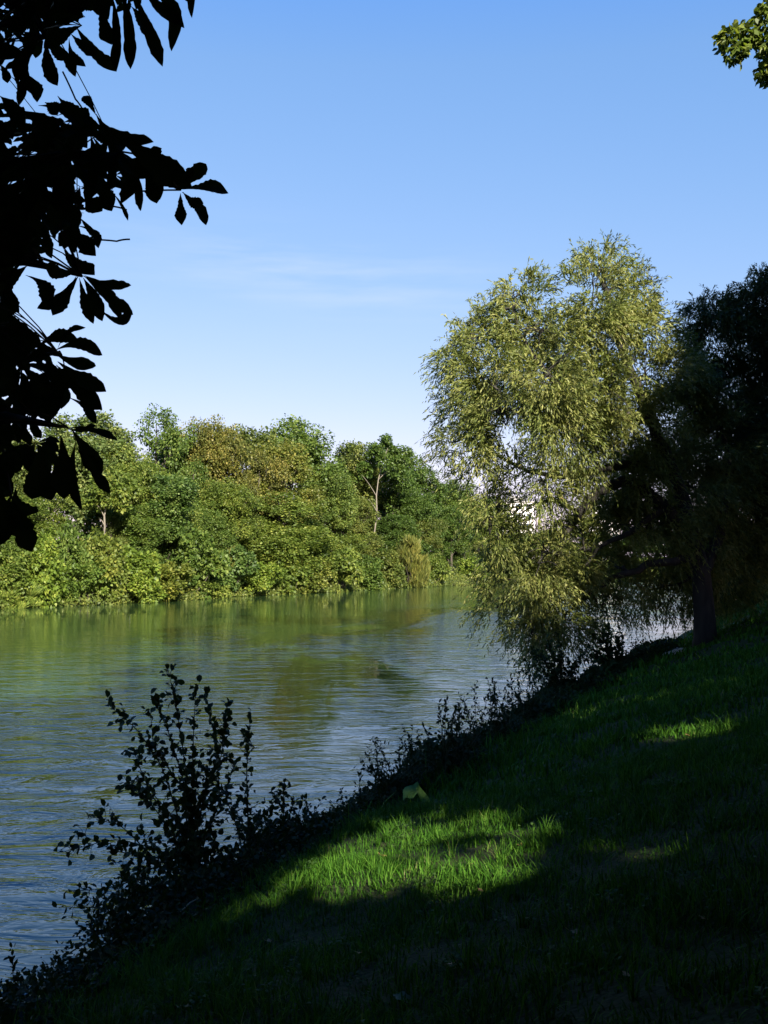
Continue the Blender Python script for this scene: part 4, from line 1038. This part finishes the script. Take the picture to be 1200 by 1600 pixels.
mound(855, 22.8, 120, 60, .06, 16, 'low shrub at the grass edge nearer the willow', 118, wr=.5)
mound(290, 10.6, 170, 60, .07, 14, 'low weeds in the dark at the bank edge under the tall alder', 119)
mound(20, 9.2, 90, 70, .06, 14, 'dark weed clump in the bottom left corner by the water', 120, name='weed')
mound(120, 9.5, 90, 35, .05, 10, 'very low weeds at the waterline near the bottom left corner', 121, name='weed')
# nettle with a pointed top
def nettle(px, Y, topy, label, seed):
    rng = np.random.RandomState(seed); Rr = root_pt(px, Y); _, py0, _ = project([Rr])
    branchy('nettle', Rr, [[Rr, *stem([(px + rng.uniform(-4, 4), (py0[0] + topy) / 2), (px + rng.uniform(-3, 3), topy)], Y)]], .06, label, 'weed', rng, group='upright weeds of the near shore', spacing=.02, side=.10, wr=.5, r0=.005, nside=1.6)
nettle(531, 13.8, 1236, 'pointed nettle standing against the water right of the small sapling', 131)
nettle(478, 13.2, 1246, 'short upright weed just right of the small sapling', 132)
nettle(560, 14.2, 1262, 'second upright weed right of the pointed nettle', 133)
nettle(640, 15.2, 1150, 'arching weed tip above the big pale leaf', 134)
nettle(20, 9.3, 1482, 'upright weed rising from the clump in the bottom left corner', 135)
nettle(58, 9.3, 1520, 'short weed beside the bottom left clump', 136)

# unseen bushes added on the shore left of the frame to block sky light
for i, (t_, hgt, rr) in enumerate(((-3.6, 4.0, 1.1), (-6.2, 5.5, 1.6), (-9.2, 6.0, 1.8), (-12.5, 5.5, 1.8), (-16, 5.5, 1.9))):
    rng = np.random.RandomState(140 + i); x, y = xy(.5, t_); bb = gp(x, y)
    lob = [(x - .3 + rng.uniform(-1, 1) * rr, y + rng.uniform(-1, 1) * rr, bb[2] + z, rr * rng.uniform(.45, .65)) for z in np.linspace(.5, hgt - .6, 12)]
    tree_from_lobes('bush', bb, lob, 9000, rng, ('tall light-blocking bush added just outside the left edge of the picture, nearest one', 'second tall light-blocking bush added out of view to the left of the viewer', 'third tall light-blocking bush added out of view to the left, level with the viewer',
                    'tall light-blocking bush added to the left behind the viewer', 'farthest tall light-blocking bush added behind the viewer')[i], 'bush', M_SHR, (1, 1, 1), .06, lsize=(.10, .18), parts=('stems', 'foliage'), group='added bushes blocking sky light outside the left edge', keepfn=lambda P: ~in_frame(P, 25) & sun_keep(P, rng))
# big pale lobed leaf of a broad-leaved plant, lit by a spot of sun
def big_leaf():
    Y = 13.1; c = at(650, 1236, Y); Rr = root_pt(660, Y)
    r = empty('broad_leaved_plant', Rr, 'single big pale green lobed leaf catching light at the edge of the dark shrubs', 'plant')
    out = np.array([(400,240),(415,228),(450,224),(480,222),(497,214),(510,212),(530,235),(560,265),(590,290),(600,315),(580,324),(560,328),(530,318),(515,292),(503,286),(490,290),(470,318),(455,308),(440,300),(420,300),(400,305),(402,270)], float)
    out = (out - [497, 266]) / 4.8 / F * Y * [1, -1]; n = len(out); mb = MB(); V = [(0, 0, 0)]
    for f in (.35, .7, 1.0):
        for a in out:
            x, v = a * f; V.append((x, v * .8 + .1 * abs(x), v * 1.0 - .25 * x * x / .17 + .012 * math.sin(x * 90)))
    fs = [(0, 1 + j, 1 + (j + 1) % n) for j in range(n)]
    for r_ in range(2): fs += [(1 + r_ * n + j, 1 + (r_ + 1) * n + j, 1 + (r_ + 1) * n + (j + 1) % n, 1 + r_ * n + (j + 1) % n) for j in range(n)]
    V = np.array(V) + c - Rr
    mb.add(V, fs); o = mb.build('leaf', leaf_mat('pale_leaf', [(0, (.09, .20, .035)), (1, (.14, .28, .05))], trans=.3, use_obj=False), r, smooth=True)
    mb = MB(); mb.tube(curve((0, 0, -.03), c - Rr, (.05, 0, .05), 8), np.linspace(.009, .004, 8), 6); mb.build('stem', M_STEM, r, smooth=True)
big_leaf()

# tangle of ground cover under the shrubs at the water's edge
def undergrowth():
    rng = np.random.RandomState(15); n = 60000; t = rng.uniform(-6, 34, n) ; s = rng.uniform(-.15, 1.5, n) + .15 * np.sin(t * 2)
    X, Y = xy(s, t); Z = ground(X, Y); h = rng.rand(n) ** 1.6 * (.34 + .12 * wob(X * 2, Y * 2)) * np.clip((1.7 - s) * 1.2, .25, 1) * np.clip((s + .35) * 3, .3, 1)
    P = np.column_stack([X, Y, np.maximum(Z, 0) + h]); D = unit(rng.normal(0, 1, (n, 3)) + [0, 0, .2]); N = unit(rng.normal(0, .5, (n, 3)) + [0, -.2, .8]); L = rng.uniform(.04, .10, n) * np.clip(Y / 14, .8, 1.8)
    o = leaves('undergrowth', P, D, N, L, L * .6, M_SHR, shape='ovate'); o.color = (.85, .85, .8, 1)
    tag(o, 'dark tangle of low ground cover along the water edge of the near bank', 'undergrowth', kind='stuff')
undergrowth()

# small things lying on the grass
def stick(px0, py0, px1, py1, r, label, mat, name='stick'):
    a = hit_ground(px0, py0) + [0, 0, .10]; e = hit_ground(px1, py1) + [0, 0, .14]; mb = MB(); mb.tube(curve(a, e, (0, 0, .015), 7, .004), np.linspace(r, r * .5, 7), 6)
    return tag(mb.build(name, mat, smooth=True), label, 'stick')
stick(282, 1442, 312, 1426, .008, 'thin pale dry stick at the dark grass edge left of the sunlit grass', M_TWIG)
c = hit_ground(1060, 1006); mb = MB(); mb.tube(curve((0, 0, .10), (.62, .1, .12), (0, 0, .02), 7, .01), [.085, .09, .09, .085, .08, .08, .07], 9)
mb.tube(curve((.3, .03, .1), (.42, -.1, .28), (0, 0, 0), 4), [.03, .025, .02, .015], 6)
tag(mb.build('log', M_BARKP, loc=c, smooth=True), 'short pale log lying at the foot of the willow trunk', 'log')
M_DRY = leaf_mat('fallen_leaf', [(0, (.28, .14, .05)), (1, (.40, .26, .10))], trans=.1, use_obj=False); M_DRYG = leaf_mat('fallen_green_leaf', [(0, (.14, .20, .09)), (1, (.20, .26, .12))], trans=.1, use_obj=False)
def fallen(px, py, size, mat, label, rot):
    p = hit_ground(px, py) + [0, 0, .05]; mb = MB(); n = 24; V = [(0, 0, 0)]
    for j in range(n):
        a = j / n * 6.283; q = size * (.6 + .4 * abs(math.cos(a * 2.5))); V.append((q * math.cos(a), q * math.sin(a) * .8, .25 * q * math.sin(a * 2) * .5))
    mb.add(V, [(0, 1 + j, 1 + (j + 1) % n) for j in range(n)]); mb.tube([(-size, 0, 0), (-size * 1.6, .01, .01), (-size * 2, .02, .02)], [.002, .002, .0015], 4)
    o = mb.build('fallen_leaf', mat, loc=p, smooth=True); o.rotation_euler = (.3, .15, rot); tag(o, label, 'leaf', 'fallen leaves on the lawn')
fallen(628, 1573, .055, M_DRYG, 'grey-green fallen leaf in the dark grass near the bottom edge', .3)
fallen(752, 1402, .035, M_DRY, 'brown fallen leaf at the lower edge of the sunlit grass', 1.3)
fallen(736, 1363, .03, M_DRY, 'small brown fallen leaf inside the sunlit grass', 2.3)
for (px, py, sz, rot, lab) in ((600,1345,.030,.4,'small curled brown leaf in the brightest left part of the sunlit grass'), (812,1330,.028,1.9,'small brown leaf at the right end of the sunlit grass'), (470,1396,.026,2.7,'tiny brown leaf near the left tip of the sunlit grass'),
    (1075,1155,.045,.9,'brown leaf in the small upper sunlit streak on the slope'), (900,1470,.035,.2,'brown leaf in the dark grass below the right dapple of sun'), (980,1540,.035,1.2,'brown leaf in the darkest grass near the bottom right'),
    (560,1500,.032,2.2,'brown leaf in dark grass straight below the big sunlit patch'), (700,1520,.03,3.0,'brown leaf in dark grass up and right of the grey-green fallen leaf'), (420,1480,.03,.7,'small brown leaf in shade below the left tip of the sunlit grass'), (1100,1450,.035,1.5,'brown leaf in dark grass near the right edge')):
    fallen(px, py, sz, M_DRY, lab, rot)
def lawn_weeds():
    rng = np.random.RandomState(63); P = []; D = []; L = []
    for k in range(420):
        Yt = math.sqrt(rng.uniform(6, 260)); Xt = Yt * rng.uniform(-.5, .55); s_, t_ = st(Xt, Yt)
        if s_ < 1.5: continue
        n = rng.randint(8, 30); r_ = rng.uniform(.04, .22); a = rng.rand(n) * 6.283; q = r_ * np.sqrt(rng.rand(n)); X = Xt + q * np.cos(a); Y = Yt + q * np.sin(a)
        P.append(np.column_stack([X, Y, ground(X, Y) + rng.uniform(.03, .10, n)])); th = rng.rand(n) * 6.283; D.append(np.column_stack([np.cos(th), np.sin(th), rng.uniform(-.1, .5, n)])); L.append(rng.uniform(.014, .042, n))
    P = np.concatenate(P); D = np.concatenate(D); L = np.concatenate(L)
    o = leaves('lawn_weeds', P, D, unit(rng.normal(0, .3, P.shape) + [0, 0, 1]), L, L * .75, M_SHR, shape='ovate'); o.color = (2.2, 2.2, 1.6, 1)
    tag(o, 'clover and other low broad-leaved weeds growing among the lawn grass', 'weeds', kind='stuff')
lawn_weeds()
